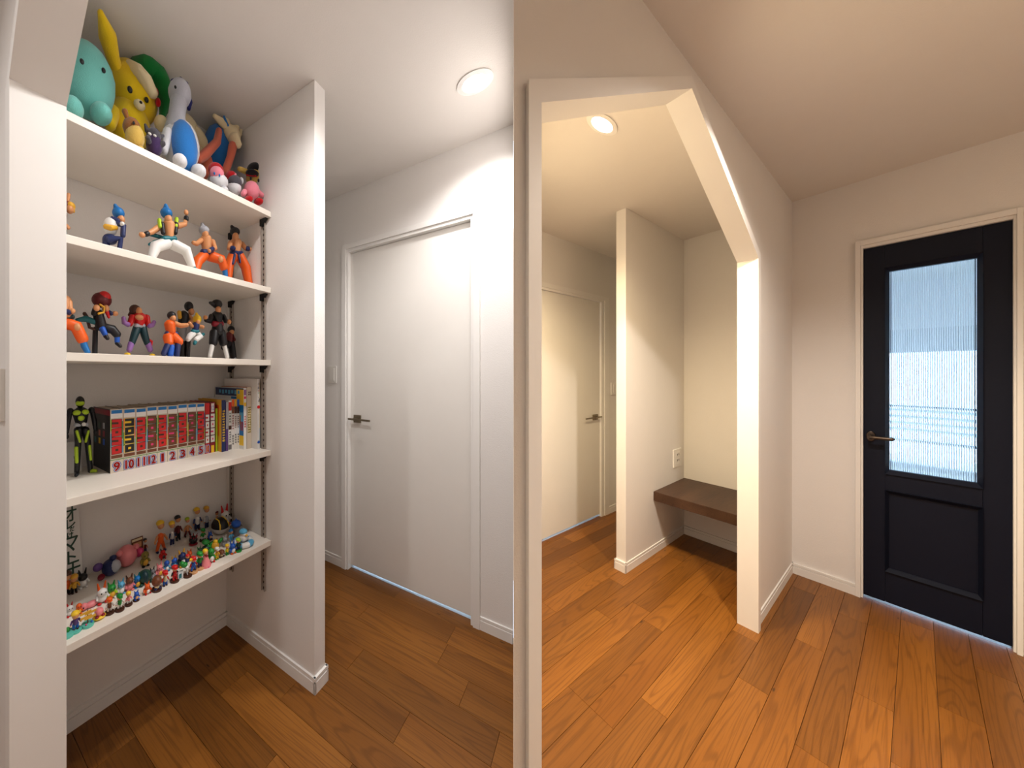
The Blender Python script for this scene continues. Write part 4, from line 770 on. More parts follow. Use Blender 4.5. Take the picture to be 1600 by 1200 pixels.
def book(u0, u1, hgt, num, c1, c2, label, dep=0.30, bf=BF, cover='spine_white', sidecol=None, name='comic_book', grp=BG, title='コロコロ', head=True, strips=('sky', 'green', 'yellow', 'hotpink'), numcol='red', numbg='spine_white'):
    xa, xb = ray('L', u0, HOR, y=bf).x + .0004, ray('L', u1, HOR, y=bf).x - .0004
    w = xb - xa; O = Vector(((xa + xb) / 2, bf, z4)); dep = min(dep, BN - .004 - bf)
    t = thing(name, label, 'book', 'L', O, grp)
    obj('cover', [box_g(-w / 2, w / 2, 0, .004, 0, hgt), box_g(-w / 2, -w / 2 + .0012, 0, dep, 0, hgt), box_g(w / 2 - .0012, w / 2, 0, dep, 0, hgt)], cover if sidecol is None else sidecol, t)
    obj('pages', box_g(-w / 2 + .0013, w / 2 - .0013, .0041, dep - .003, .001, hgt - .002), 'pages', t)
    e = -.0003
    def band(nm, m_, x0, x1, za, zb, y=e): return obj(nm, box_g(x0 * w, x1 * w, y, .0, za * hgt, zb * hgt), m_ if m_ in MATS else tm(m_), t)
    if sidecol is not None: band('spine', cover, -.5, .5, 0, 1)
    if head:
        band('spine_band', 'azure', -.42, .42, .93, .985, 2 * e); band('spine_band', 'white', -.46, .46, .86, .93, 2 * e)
        band('spine_strip', strips[0], -.48, -.36, .40, .62, 2 * e); band('spine_strip', strips[1], .38, .48, .52, .80, 2 * e); band('spine_strip', strips[2], .38, .48, .30, .50, 2 * e); band('spine_strip', strips[3], -.48, -.38, .66, .84, 2 * e)
        band('spine_band', 'brown', -.44, .44, .225, .275, 2 * e); band('spine_band', 'green', -.5, .5, .198, .208, 2 * e)
    if title and w > .008:
        zc0, zc1 = (.845, .285) if head else (.78, .20); n_ = len(title); st = (zc0 - zc1) / n_
        tops, holes, outs = [], [], []
        for i, ch in enumerate(title):
            zc, tl = (zc0 - st * (i + .5)) * hgt, .05 * (1 if i % 2 else -1)
            hw_, hz = w * .38, st * .44 * hgt
            def quad(x0, x1, za, zb, y): return [(x0, y, zc + za + x0 * tl), (x1, y, zc + za + x1 * tl), (x1, y, zc + zb + x1 * tl), (x0, y, zc + zb + x0 * tl)], [(0, 1, 2, 3)]
            outs.append(quad(-hw_ - .0012, hw_ + .0012, -hz - .0012, hz + .0012, 3.2 * e)); tops.append(quad(-hw_, hw_, -hz, hz, 4 * e))
            holes.append(quad(-hw_, hw_ * .35, -hz * .22, hz * .3, 4.8 * e) if ch == 'コ' else quad(-hw_ * .3, hw_ * .32, -hz * .3, hz * .3, 4.8 * e))
        obj('title', tops, tm(c1), t); obj('title_outline', outs, 'toy_black' if c1 != 'black' else 'toy_yellow', t); obj('title_gap', holes, tm(c2), t)
    if num:
        g = text_g(num, w * (.66 if len(num) > 1 else .22 if num == '1' else .46), hgt * .135); z_ = .095 * hgt
        obj('number', [shift(f, 0, 5.2 * e, z_) for f in fatten(g, .0012)], tm(numcol), t)
        obj('number_outline', [shift(f, 0, 4.6 * e, z_) for f in fatten(g, .0024) + fatten(g, .0014)], 'toy_white', t)
        obj('number_halo', [shift(f, 0, 3.6 * e, z_) for f in fatten(g, .0042) + fatten(g, .0030) + fatten(g, .0018)], 'toy_blue', t)
    return t, w, hgt
ed = [172.0, 192.4, 212.0, 229.0, 245.8, 261.6, 277.5, 293.0, 307.2, 320.0]
nums = ['9', '10', '11', '12', '1', '2', '3', '4', '5']; cs = [('red', 'dbrown'), ('black', 'yellow'), ('red', 'dbrown'), ('brown', 'hotpink'), ('red', 'dbrown'), ('brown', 'hotpink'), ('red', 'dbrown'), ('brown', 'hotpink'), ('red', 'dbrown')]
lets = ['red', 'black and yellow', 'red', 'brown and magenta', 'red', 'brown and magenta', 'red', 'brown and magenta', 'red']
sts = [('sky', 'green', 'sky', 'lime'), ('green', 'hotpink', 'sky', 'orange'), ('lime', 'green', 'sky', 'sky'), ('sky', 'green', 'orange', 'lime'), ('green', 'sky', 'yellow', 'lime'), ('orange', 'green', 'yellow', 'lime'), ('sky', 'lime', 'green', 'green'), ('yellow', 'green', 'sky', 'purple'), ('sky', 'blue', 'lime', 'green')]
ht = ray('L', 172, 640, y=BF).z - z4
BLAB = ['thick comic numbered nine, black side cover facing the action figure', 'thick comic numbered ten with black and yellow spine lettering', 'thick comic numbered eleven with red lettering, next to the black-lettered one',
        'thick comic numbered twelve with brown lettering, between volumes eleven and one', 'thick comic numbered one, red lettering between two brown-lettered spines', 'thick comic numbered two with brown and magenta lettering',
        'thick comic numbered three with red lettering, between volumes two and four', 'thick comic numbered four with brown and magenta lettering', 'thick comic numbered five, red lettering beside the slim red comic']
for i, nme in enumerate(nums):
    book(ed[i], ed[i + 1], ht - .001 * (i % 3), nme, cs[i][0], cs[i][1], BLAB[i], strips=sts[i], sidecol='toy_black' if i == 0 else 'pages',
         numbg='spine_white')
# stickers on the black side of the first comic
first = [o for o in bpy.data.objects if o.name.startswith('comic_book') and 'numbered nine' in o.get('label', '')][0]
xs_ = ray('L', 172, HOR, y=BF).x + .0004 - ((ray('L', 172, HOR, y=BF).x + ray('L', 192.4, HOR, y=BF).x) / 2)
for r_ in range(3):
    for c_ in range(3):
        m_ = (('orange', 'dgreen', 'silver'), ('olive', 'salmon', 'wine'), ('teal', 'yellow', 'blue'))[r_][c_]
        yy = .055 + (2 - c_) * .045; zz = ht * (.72 - .13 * r_)
        obj('cover_picture', box_g(xs_ - .0006, xs_ - .0001, yy, yy + .018, zz - .010, zz + .010), tm(m_), first)
obj('cover_picture', box_g(xs_ - .0005, xs_ - .0001, .003, .28, ht * .90, ht * .985), 'toy_wine', first)
OB = 'assorted books at the partition end'
book(320.2, 327.8, ht - .004, '10', 'white', 'red', 'slim red comic with number 10 at its foot', cover='toy_red', title='コロコロ', head=False, grp=OB, numcol='orange')
book(328.0, 336.4, ht - .002, None, 'white', 'hotpink', 'slim comic with red and yellow spine and a 12 at its top', cover='toy_wine', title='コロコロ', head=False, grp=OB)
tb = [o for o in bpy.data.objects if o.name.startswith('comic_book') and o.get('label', '').endswith('12 at its top')][0]
g = text_g('12', .009, .018); obj('number', shift(g, 0, -.0016, ht * .88), 'toy_blue', tb)
obj('number_patch', box_g(-.0055, .0055, -.0009, 0, ht * .80, ht * .97), 'toy_white', tb); obj('foot_patch', box_g(-.0055, .0055, -.0009, 0, 0, ht * .14), 'toy_yellow', tb)
book(336.6, 340.2, ht - .03, None, 'red', 'white', 'thin yellow green booklet between slim comics and the orange-sided book', cover='toy_lime', title='', head=False, grp=OB)
PREV0 = ray('L', 340.2, HOR, y=BF).x
PREV = [PREV0]
def slab(u0, u1, vt, vb, bf, label, cover, side=None, bands=(), text=None, tcol='black', dep=.25, name='book', vert=True):
    zb = z4; bf = ray('L', u0, HOR, x=PREV[0] + .0006).y; xa, xb = ray('L', u0, HOR, y=bf).x + .0004, ray('L', u1, HOR, y=bf).x - .0004
    xb = min(xb, AP - .0125); PREV[0] = xb
    hgt = ray('L', (u0 + u1) / 2, vt, y=bf).z - zb; w = xb - xa; dep = min(dep, BN - .004 - bf)
    t = thing(name, label, 'book', 'L', ((xa + xb) / 2, bf, zb), OB)
    obj('cover', [box_g(-w / 2, w / 2, 0, .003, 0, hgt), box_g(-w / 2, -w / 2 + min(.0012, w * .2), .003, dep, 0, hgt), box_g(w / 2 - min(.0012, w * .2), w / 2, .003, dep, 0, hgt)], side or cover, t)
    obj('pages', box_g(-w / 2 + min(.0013, w * .22), w / 2 - min(.0013, w * .22), .0032, dep - .003, .001, hgt - .003), 'paper_white', t)
    if side: obj('spine', box_g(-w / 2, w / 2, -.0003, 0, 0, hgt), cover, t)
    for (m_, a, b_, x0, x1) in bands: obj('spine_band', box_g(x0 * w, x1 * w, -.0007, -.0003, a * hgt, b_ * hgt), tm(m_), t)
    if text:
        for (s, zc, hh, c_) in text:
            if isinstance(s, int):          # print too small to read: rows of little strokes
                gs = []; st = hh / s; rr = random.Random(s + int(zc * 100))
                for i in range(s):
                    z0 = (zc + hh / 2 - st * (i + .5)) * hgt
                    for q_ in range(3):
                        xo = (q_ - 1) * w * .2 + rr.uniform(-.04, .04) * w; h_ = st * hgt * rr.uniform(.18, .42)
                        gs.append(([(xo - w * .07, -.001, z0 - h_), (xo + w * .07, -.001, z0 - h_), (xo + w * .07, -.001, z0 + h_), (xo - w * .07, -.001, z0 + h_)], [(0, 1, 2, 3)]))
                obj('print_mark', gs, tm(c_), t)
            else: obj('lettering', shift(text_g(s, w * .7, hh * hgt), 0, -.001, zc * hgt), tm(c_), t)
    return t, w, hgt, dep
t, w, hgt, dep = slab(346, 352.6, 625, 699.8, BF + .012, 'navy-spined book with a glowing orange cover', 'toy_navy', side='toy_gold', text=[(12, .5, .62, 'yellow')], dep=.2)
obj('cover_art', box_g(-w / 2 - .0004, -w / 2, .02, dep - .02, hgt * .3, hgt * .9), 'toy_orange', t)
slab(353, 356.5, 628, 700.5, BF + .03, 'thin purple and grey booklet beside the navy-spined book', 'toy_purple', bands=[('silver', .45, 1.0, -.5, .5)])
slab(357, 361.8, 626, 701.3, BF + .022, 'slim white book with red top and black lettering', 'toy_white', bands=[('red', .80, .97, -.5, .5), ('dbrown', .42, .5, -.5, .5), ('stone', .02, .12, -.5, .5)], text=[(4, .66, .22, 'dgreen'), (5, .27, .24, 'black')])
slab(362, 366, 624, 700, BF + .03, 'slim white book with orange red top, first of a series', 'toy_white', side='toy_white', bands=[('orange', .86, 1.0, -.5, .5), ('brown', .72, .86, -.5, .5)], text=[(6, .55, .3, 'wine'), (4, .2, .2, 'black')])
slab(366.2, 370, 624, 699, BF + .03, 'slim white book with orange top and brown block, second of a series', 'toy_white', bands=[('gold', .86, 1.0, -.5, .5), ('dbrown', .72, .86, -.5, .5)], text=[(6, .55, .25, 'brown'), (4, .22, .2, 'black')])
slab(370.2, 374, 624, 698, BF + .03, 'slim white book with blue top and dark block, third of a series', 'toy_white', bands=[('blue', .86, 1.0, -.5, .5), ('dbrown', .72, .86, -.5, .5)], text=[(6, .55, .25, 'navy'), (4, .22, .2, 'black')])
t, w, hgt, dep = slab(380.5, 385, 606, 698.5, BF + .026, 'large picture book with blue cover art and thin white spine', 'toy_white', side='toy_white', bands=[('violet', .88, .97, -.4, .4), ('hotpink', .82, .86, -.4, .4), ('yellow', .70, .76, -.4, .4)], text=[(5, .45, .2, 'red')], dep=.24)
for (m_, a, b_, y0, y1) in (('navy', .86, .99, .0, .235), ('azure', .10, .85, .0, .10), ('yellow', .72, .97, .0, .055), ('sky', .30, .6, .005, .05), ('red', .30, .45, .004, .028), ('yellow', .06, .22, .0, .05), ('tan', .40, .55, .02, .06), ('white', .50, .62, .03, .08)):
    obj('cover_art', box_g(-w / 2 - (.0003 if m_ in ('navy', 'azure') else .0007), -w / 2, y0, y1, hgt * a, hgt * b_), tm(m_), t)
for q_ in range(7): obj('cover_mark', box_g(-w / 2 - .001, -w / 2 - .0003, .03 + q_ * .026, .045 + q_ * .026, hgt * (.90 - .012 * (q_ % 2)), hgt * .955), 'toy_sky', t)
t, w, hgt, dep = slab(386, 393, 605, 699, BF + .020, 'cream book with an olive block on its spine', 'spine_white', side='spine_white', bands=[('olive', .26, .68, -.36, .36)], text=[(2, .90, .07, 'dbrown'), (10, .47, .4, 'cream')], dep=.22)
obj('cover_edge', box_g(-w / 2, w / 2, .003, dep, hgt - .0026, hgt), 'toy_orange', t)
t, w, hgt, dep = slab(402, 413.5, 592, 696, BF + .004, 'tall white boxed picture encyclopedia against the partition', 'toy_white', side='toy_white', bands=[('yellow', .3, .95, .44, .5), ('sky', .12, .3, .44, .5)], dep=.27,
     text=[('小学館', .930, .034, 'navy'), ('図鑑', .872, .034, 'navy'), ('NEO', .802, .022, 'green')], vert=False)
# simple printed marks on the box spine: red dot, bird-like leaf, red rosette, blue oval
obj('print_mark', lathe_g([(.0022, 0), (.0001, .0004)], 12, (0, -.0012, hgt * .828), 'y'), 'toy_red', t)
obj('print_mark', ([(-.005, -.0012, hgt * .76), (.006, -.0012, hgt * .71), (.003, -.0012, hgt * .665), (-.002, -.0012, hgt * .68), (.002, -.0012, hgt * .72)], [(0, 1, 2, 3, 4)]), 'toy_stone', t)
obj('print_mark', lathe_g([(.0075, 0), (.0001, .0004)], 9, (0, -.0012, hgt * .60), 'y'), 'toy_red', t)
obj('print_mark', lathe_g([(.0062, 0), (.0001, .0004)], 16, (0, -.0012, hgt * .10), 'y'), 'toy_blue', t)
# ---- miniature toys on the lowest shelf: read off the shelf top
MG = 'miniature toys on the lowest shelf'
class Mini(Toy):
    def add(s, nm, g, mat, parent=None):
        return obj(nm, g, mat if mat in MATS else tm(mat), parent or s.t, smooth=True, sharp=60, scale=(LSX * 1.14, LSY * 1.04, 1))
    def __init__(s, label, u, v, vtop, name='miniature_figure', cat='figure'):
        q = ray('L', u, v, z=z5); s.o = Vector((q.x, q.y, z5)); s.B = q.y
        s.k = (q.x * math.cos(AL) + q.y * math.sin(AL)) / FPX
        s.H = (v - vtop) * s.k * 1.12
        s.t = thing(name, label, cat, 'L', s.o, MG)
    def base(s, mat, r, h=.10):
        H = s.H; s.add('base', lathe_g([(r * H * .97, 0), (r * H, h * H * .4), (r * H * .93, h * H), (.001, h * H)], 18), mat); return h * H
    def E(s, nm, mat, x, y, z, rx, ry=None, rz=None, rot=0.0):
        H = s.H; ry = rx if ry is None else ry; rz = rx if rz is None else rz
        s.add(nm, ell_g((x * H, y * H, z * H), (rx * H, ry * H, rz * H), Matrix.Rotation(rot, 3, 'Y'), 12, 8), mat)
    def T(s, nm, mat, pts, r):
        H = s.H; s.add(nm, tube_g([(p[0] * H, p[1] * H, p[2] * H) for p in pts], [q * H for q in r] if hasattr(r, '__len__') else r * H, 8), mat)
def m_fig(label, u, v, vt, legs, torso, hair, skin='skin', base=None, arm=None, shoe='dbrown', cap=None, slim=1.0, pose=0.0):
    """small standing figure: legs, torso, arms, head, hair or cap"""
    M = Mini(label, u, v, vt); b = 0.0
    if base: M.base(base, .27); b = .10
    h = 1 - b; w = slim; arm = arm or torso
    hd = .17 if slim == 1.0 else .11
    for sg in (-1, 1):
        M.T('leg', legs, [(sg * .07 * w, 0, b + .30 * h), (sg * (.08 + pose) * w, 0, b + .08 * h)], [.075 * w, .06 * w]); M.E('shoe', shoe, sg * (.085 + pose) * w, -.03, b + .04 * h, .055 * w, .085 * w, .04)
        M.T('arm', arm, [(sg * .14 * w, 0, b + .52 * h), (sg * (.21 + pose * .5) * w, -.03, b + .38 * h)], [.05 * w, .042 * w]); M.E('hand', skin, sg * (.215 + pose * .5) * w, -.04, b + .35 * h, .042 * w)
    M.T('torso', torso, [(0, 0, b + .34 * h), (0, 0, b + .52 * h)], [.115 * w, .125 * w])
    M.E('head', skin, 0, -.01, b + h * (1 - hd - .04), hd * .92, hd * .88, hd)
    if cap: M.E('cap', cap, 0, .005, b + h * (1 - hd * .62), hd * 1.05, hd * 1.05, hd * .66); M.E('cap_peak', cap, 0, -hd * .9, b + h * (1 - hd * 1.0), hd * .7, hd * .6, hd * .14)
    elif hair: M.E('hair', hair, 0, .03, b + h * (1 - hd * .72), hd * 1.1, hd * 1.02, hd * .85)
    return M
def m_animal(label, u, v, vt, body, head, ear=None, belly=None, foot=None, base=None, wide=1.0, tail=None, earl=.16, cat='figure'):
    """small seated animal: body, belly, head, ears, feet, tail"""
    M = Mini(label, u, v, vt, 'miniature_animal', cat); b = 0.0
    if base: M.base(base, .30, .12); b = .12
    h = 1 - b; e_ = earl if ear else 0.0
    M.E('body', body, 0, .02, b + .27 * h, .25 * wide, .23 * wide, .27 * h)
    if belly: M.E('belly', belly, 0, -.09, b + .26 * h, .17 * wide, .16 * wide, .20 * h)
    M.E('head', head, 0, -.05, b + h * (.70 - e_ * .5), .22, .20, .22 * (1 - e_ * .4))
    for sg in (-1, 1):
        M.E('foot', foot or body, sg * .14 * wide, -.14, b + .05, .085, .11, .055); M.T('arm', body, [(sg * .2 * wide, -.03, b + .38 * h), (sg * .25 * wide, -.14, b + .28 * h)], [.06, .05])
        M.E('eye', 'black', sg * .09, -.235, b + h * (.73 - e_ * .5), .03, .02, .04)
        if ear: M.T('ear', ear, [(sg * .11, 0, b + h * (.84 - e_ * .6)), (sg * .17, .02, 1 - .02)], [.07, .03])
    if tail: M.T('tail', tail, [(0, .2, b + .15), (.18, .3, b + .22), (.24, .28, b + .42)], [.06, .05, .03])
    return M
# front row, from the jamb to the partition
M = Mini('tiny green toy on a mint base, cut by the jamb', 104, 993, 981); M.base('aqua', .75, .34); M.E('toy', 'green', .1, 0, .62, .22, .2, .3)
m_fig('figure with yellow hair and purple shirt on a mint base', 118, 986, 959, 'blue', 'purple', 'yellow', base='aqua')
M = Mini('signpost of four wooden boards on a mint base', 137, 977, 955, 'miniature_signpost', 'signpost'); M.base('aqua', .34, .14); M.T('post', 'brown', [(0, 0, .14), (0, 0, .95)], .035)
for k_, (x_, z_) in enumerate(((-.12, .88), (.14, .78), (-.1, .60), (.12, .48))): M.add('board', box_g((x_ - .3) * M.H, (x_ + .3) * M.H, -.07 * M.H, -.035 * M.H, (z_ - .06) * M.H, (z_ + .06) * M.H), 'gold')
M.E('toy', 'blue', .18, -.1, .2, .06); M.E('toy', 'hotpink', -.12, -.15, .19, .05)
M = Mini('plain pink ball toy riding a yellow cushion', 155, 966, 951); M.E('cushion', 'yellow', 0, 0, .17, .55, .42, .17); M.E('body', 'pink', 0, .02, .62, .36); M.E('foot', 'wine', -.24, -.2, .32, .16, .16, .1); M.E('foot', 'wine', .24, -.2, .32, .16, .16, .1)
m_fig('figure with orange cap and white overalls on a brown base', 171, 958, 936, 'white', 'brown', None, cap='orange', base='dbrown', arm='white')
m_fig('crouching figure in bright green cap and white shirt on a brown base', 187, 953, 931, 'white', 'green', None, cap='green', base='dbrown', arm='white')
m_fig('figure in pink with yellow hair on a brown base', 201, 945, 927, 'white', 'pink', 'yellow', base='dbrown', arm='pink')
m_animal('royal blue animal on a brown base in the front row', 213, 938, 924, 'blue', 'blue', ear='blue', belly='tan', base='dbrown')
m_animal('orange fox-like animal with white and red feet', 230, 927, 911, 'orange', 'orange', ear='orange', belly='white', foot='red', tail='azure', wide=1.25)
M = Mini('brown round-headed toy on a brown base', 245, 922, 902); M.base('dbrown', .32, .13); M.E('head', 'brown', 0, 0, .64, .32, .31, .34); M.E('stem', 'cream', 0, -.02, .26, .16, .15, .13); M.E('foot', 'navy', -.13, -.1, .17, .1, .13, .06); M.E('foot', 'navy', .13, -.1, .17, .1, .13, .06)
m_fig('figure with red cap, cream bib and blue trousers', 258, 915, 894, 'blue', 'cream', None, cap='red', arm='red')
m_fig('figure in red suit and cap on a brown base', 273, 908, 886, 'red', 'red', None, cap='red', base='dbrown', arm='black', shoe='red')
M = Mini('small clear block with teal print', 281.5, 905, 893, 'clear_block', 'block'); M.add('block', box_g(-.3 * M.H, .3 * M.H, -.12 * M.H, .12 * M.H, 0, M.H * .9), 'clear'); M.add('print', box_g(-.22 * M.H, .1 * M.H, -.135 * M.H, -.12 * M.H, .2 * M.H, .7 * M.H), 'teal')
M = Mini('green animal with a red-hatted rider on a clear rod and brown base', 293, 900, 870); M.base('dbrown', .2, .06); M.T('rod', 'clear', [(0, 0, .06), (-.05, .05, .45)], .025); M.E('body', 'green', -.12, .05, .55, .15, .12, .12); M.E('head', 'green', -.26, .0, .68, .11); M.E('leg', 'white', -.05, 0, .43, .09, .09, .07); M.E('rider', 'navy', .02, .06, .70, .09, .08, .12); M.E('rider_head', 'skin', .04, .05, .86, .08); M.E('hat', 'red', .04, .06, .92, .09, .09, .06); M.E('star', 'yellow', .16, .0, .68, .08, .04, .07)
m_fig('figure with red cap and blue overalls on a tan base', 302, 894, 872, 'blue', 'blue', None, cap='red', base='tan', arm='red', pose=.03)
m_fig('slim figure with green cap and navy overalls on a tan base', 312, 888, 865, 'navy', 'green', None, cap='green', base='tan', arm='green')
M = Mini('doll in a long pink gown with yellow hair', 321, 884, 860); M.add('gown', lathe_g([(.30 * M.H, 0), (.29 * M.H, .08 * M.H), (.20 * M.H, .35 * M.H), (.12 * M.H, .56 * M.H), (.10 * M.H, .62 * M.H), (.001, .64 * M.H)], 18), 'pink'); M.T('hem', 'hotpink', [(-.27, -.1, .04), (0, -.28, .04), (.27, -.1, .04)], .04); M.E('head', 'skin', 0, -.02, .78, .13); M.E('hair', 'yellow', 0, .03, .83, .16, .15, .15); M.E('sleeve', 'wine', .02, -.09, .60, .09, .06, .06)
m_animal('green and white seated animal with red shoes', 329, 878, 857, 'green', 'green', belly='white', foot='red', ear=None)
m_fig('figure in yellow with green shoes and white cap', 339, 874, 857, 'yellow', 'gold', None, cap='white', shoe='green', arm='yellow')
M = Mini('tiny brown round-headed toy without a base', 346, 870, 860); M.E('head', 'brown', 0, 0, .66, .42, .4, .34); M.E('stem', 'cream', 0, -.02, .28, .24, .22, .2); M.E('foot', 'dbrown', -.2, -.1, .1, .18, .2, .1); M.E('foot', 'dbrown', .2, -.1, .1, .18, .2, .1)
m_fig('small figure with yellow hair and green suit', 355, 867, 852, 'green', 'yellow', 'yellow', shoe='green', arm='lime')
m_animal('blue bird with pointed blue crest and orange feet', 363, 864, 846, 'blue', 'blue', ear='blue', belly='white', foot='orange', earl=.3)
m_fig('figure in dark clothes with lime cap on a green base', 372, 861, 843, 'navy', 'dgreen', None, cap='lime', base='green')
M = Mini('duck toy with blue cap sitting in a striped swim ring', 380, 851, 828, 'miniature_animal')
for k_ in range(8):
    a0, a1 = k_ * math.pi / 4, (k_ + 1.02) * math.pi / 4
    M.T('ring_band', 'white' if k_ % 2 else 'sky', [(.46 * math.cos(a0 + (a1 - a0) * j / 4), .42 * math.sin(a0 + (a1 - a0) * j / 4), .17) for j in range(5)], .165)
M.E('body', 'white', 0, 0, .42, .27, .25, .26); M.E('head', 'white', 0, -.03, .68, .2); M.E('cap', 'sky', 0, 0, .80, .24, .23, .16); M.E('beak', 'gold', .02, -.24, .64, .09, .1, .05)
M = Mini('plain blue drop-shaped toy on a grey stone pedestal', 369, 839, 813, 'miniature_pedestal'); M.add('pedestal', lathe_g([(.34 * M.H, 0), (.30 * M.H, .08 * M.H), (.27 * M.H, .30 * M.H), (.32 * M.H, .50 * M.H), (.34 * M.H, .56 * M.H), (.001, .57 * M.H)], 9), 'stone'); M.E('drop', 'blue', 0, 0, .72, .25, .24, .19); M.T('drop_tip', 'blue', [(0, 0, .86), (0, 0, .99)], [.1, .02])
m_fig('light blue figure beside the stone pedestal', 361, 846, 829, 'sky', 'sky', 'azure', arm='sky')
m_animal('grey long-tailed seated animal', 351, 853, 838, 'grey', 'grey', ear='grey', tail='grey')
# second row
m_animal('white bird with red comb close to the jamb', 109, 962, 944, 'white', 'white', ear='red', foot='red')
m_animal('orange lizard with yellow belly', 123, 959, 943, 'orange', 'orange', belly='gold', tail='orange')
M = Mini('pale pink animal lying on its belly', 139, 950, 939, 'miniature_animal'); M.E('body', 'pink', .25, 0, .38, .75, .42, .36); M.E('head', 'pink', -.55, -.05, .5, .42, .4, .42); M.T('tail', 'pink', [(.9, 0, .5), (1.3, .1, .8)], [.16, .08]); M.E('eye', 'black', -.7, -.4, .55, .07, .05, .1)
m_animal('white rabbit with tall orange ears', 159, 941, 913, 'white', 'white', ear='orange', foot='red', earl=.34)
m_animal('green and yellow animal with a leaf crest', 174, 934, 911, 'lime', 'green', ear='green', belly='gold', foot='white')
m_animal('light blue elephant-like animal', 189, 927, 907, 'white', 'sky', ear='sky', foot='sky', belly='white')
m_animal('pink animal with a brown shell on its back', 202, 922, 900, 'pink', 'brown', ear='dbrown', tail='brown')
m_animal('blue animal with yellow trim and green horns', 214, 917, 898, 'azure', 'azure', ear='teal', belly='gold')
M = Mini('dark green shell-shaped toy', 226, 911, 893, 'miniature_animal'); M.E('shell', 'dgreen', 0, 0, .52, .5, .45, .5); M.E('ridge', 'dteal', -.06, -.12, .56, .3, .36, .47); M.E('foot', 'dgreen', -.35, -.2, .12, .15, .18, .12); M.E('foot', 'dgreen', .35, -.2, .12, .15, .18, .12)
m_animal('grey and black spindly animal', 238, 904, 888, 'silver', 'stone', ear='black', tail='black', wide=.8)
m_animal('pink animal with a yellow muzzle', 249, 899, 881, 'pink', 'pink', ear='pink', belly='gold', tail='pink', wide=1.15)
m_animal('small blue bird chick with a round blue head', 260, 892, 876, 'sky', 'blue', belly='white', foot='azure')
m_animal('slim blue bird with gold crest', 272, 887, 870, 'azure', 'blue', ear='gold', belly='sky', foot='gold', wide=.85)
m_animal('tall black and blue bird with gold crown', 284, 884, 861, 'black', 'navy', ear='gold', belly='white', foot='gold', wide=.95)
m_animal('orange and tan animal with raised arms', 296, 875, 860, 'tan', 'orange', ear='orange', belly='brown')
m_animal('olive animal carrying a green sprout', 311, 868, 855, 'olive', 'mint', ear='green', tail='brown')
M = Mini('dark green leafy plant toy', 322, 864, 846, 'miniature_plant', 'plant toy'); M.E('body', 'dgreen', 0, 0, .3, .36, .3, .3); M.T('stalk', 'green', [(0, 0, .5), (.02, 0, .75)], .06); M.E('leaf', 'green', -.02, 0, .85, .34, .2, .2, .4); M.E('leaf', 'green', .55, 0, .55, .34, .16, .14, -.2); M.E('leaf', 'dgreen', -.4, .0, .42, .3, .16, .12, .5)
M = Mini('yellow pitcher-shaped plant toy with green leaves', 336, 860, 845, 'miniature_plant', 'plant toy'); M.E('body', 'gold', 0, 0, .42, .36, .33, .42); M.E('top', 'yellow', .05, 0, .8, .22, .2, .2); M.E('leaf', 'green', .6, .1, .62, .32, .14, .18, -.5); M.E('leaf', 'green', -.5, .1, .5, .32, .14, .16, .5); M.T('stem', 'brown', [(.1, 0, .9), (.2, 0, 1.0)], .05)
# shaded back part of the shelf
m_fig('dark-clothed figure with orange coat by the jamb, behind the poster corner', 104, 930, 897, 'black', 'orange', 'dbrown', arm='tan')
m_fig('figure with bobbed golden hair and golden coat in front of the poster', 116, 927, 901, 'black', 'gold', 'gold', arm='gold')
m_animal('black and white dog with upright ears', 129, 917, 892, 'white', 'black', ear='black', belly='white', foot='white', earl=.26)
M = Mini('round blue toy with silver front and purple fin beside the pink ball', 173, 899, 871, 'miniature_ball'); M.E('body', 'navy', 0, .02, .40, .38, .36, .40); M.E('front_panel', 'silver', .12, -.12, .46, .28, .28, .30); M.E('shoulder', 'navy', .1, 0, .84, .16, .14, .12); M.E('fin', 'purple', -.52, .05, .62, .22, .1, .2, .5); M.E('foot', 'wine', -.42, -.05, .14, .16, .18, .12, -.5)
M = Mini('large plain pink ball toy with stubby arms', 198, 884, 853, 'miniature_ball'); M.E('body', 'pink', 0, 0, .46, .41, .38, .46); M.E('arm', 'pink', -.33, -.1, .72, .14, .13, .12); M.E('arm', 'pink', .34, -.1, .76, .14, .13, .12)
M = Mini('boxed pink toy standing by the back wall', 216, 869, 844, 'miniature_box', 'toy box'); M.E('toy', 'hotpink', .02, -.05, .24, .24, .2, .24); M.add('card', box_g(-.3 * M.H, .28 * M.H, .08 * M.H, .12 * M.H, .3 * M.H, M.H), 'brown'); M.add('print', box_g(-.22 * M.H, .2 * M.H, .07 * M.H, .08 * M.H, .45 * M.H, .75 * M.H), 'tan'); M.add('print', box_g(-.28 * M.H, .24 * M.H, .07 * M.H, .08 * M.H, .84 * M.H, .96 * M.H), 'cream')
m_fig('thin black-haired figure in blue trousers by the back wall', 227, 864, 844, 'navy', 'maroon', 'black', slim=.62, arm='skin')
m_animal('olive dinosaur-like animal with open mouth', 226, 884, 862, 'olive', 'olive', belly='gold', tail='olive', foot='black')
m_animal('red and black spotted beast below the orange-suited figure', 254, 873, 858, 'red', 'red', ear='black', belly='black', wide=1.25)
m_fig('orange-suited figure with tall yellow hair and outstretched arms', 251, 862, 819, 'orange', 'orange', 'yellow', slim=.75, arm='skin', shoe='navy', pose=.07)
m_fig('slim navy and white figure with yellow hair behind the orange suit', 269, 853.5, 819, 'navy', 'white', 'yellow', slim=.6, arm='navy', shoe='white')
m_fig('figure in a long maroon coat with black hair', 278, 844, 810, 'black', 'maroon', 'black', slim=.7, arm='maroon', shoe='black')
m_fig('striding figure with lime green hair', 293, 838, 812, 'maroon', 'skin', 'lime', slim=.75, shoe='black', pose=.1)
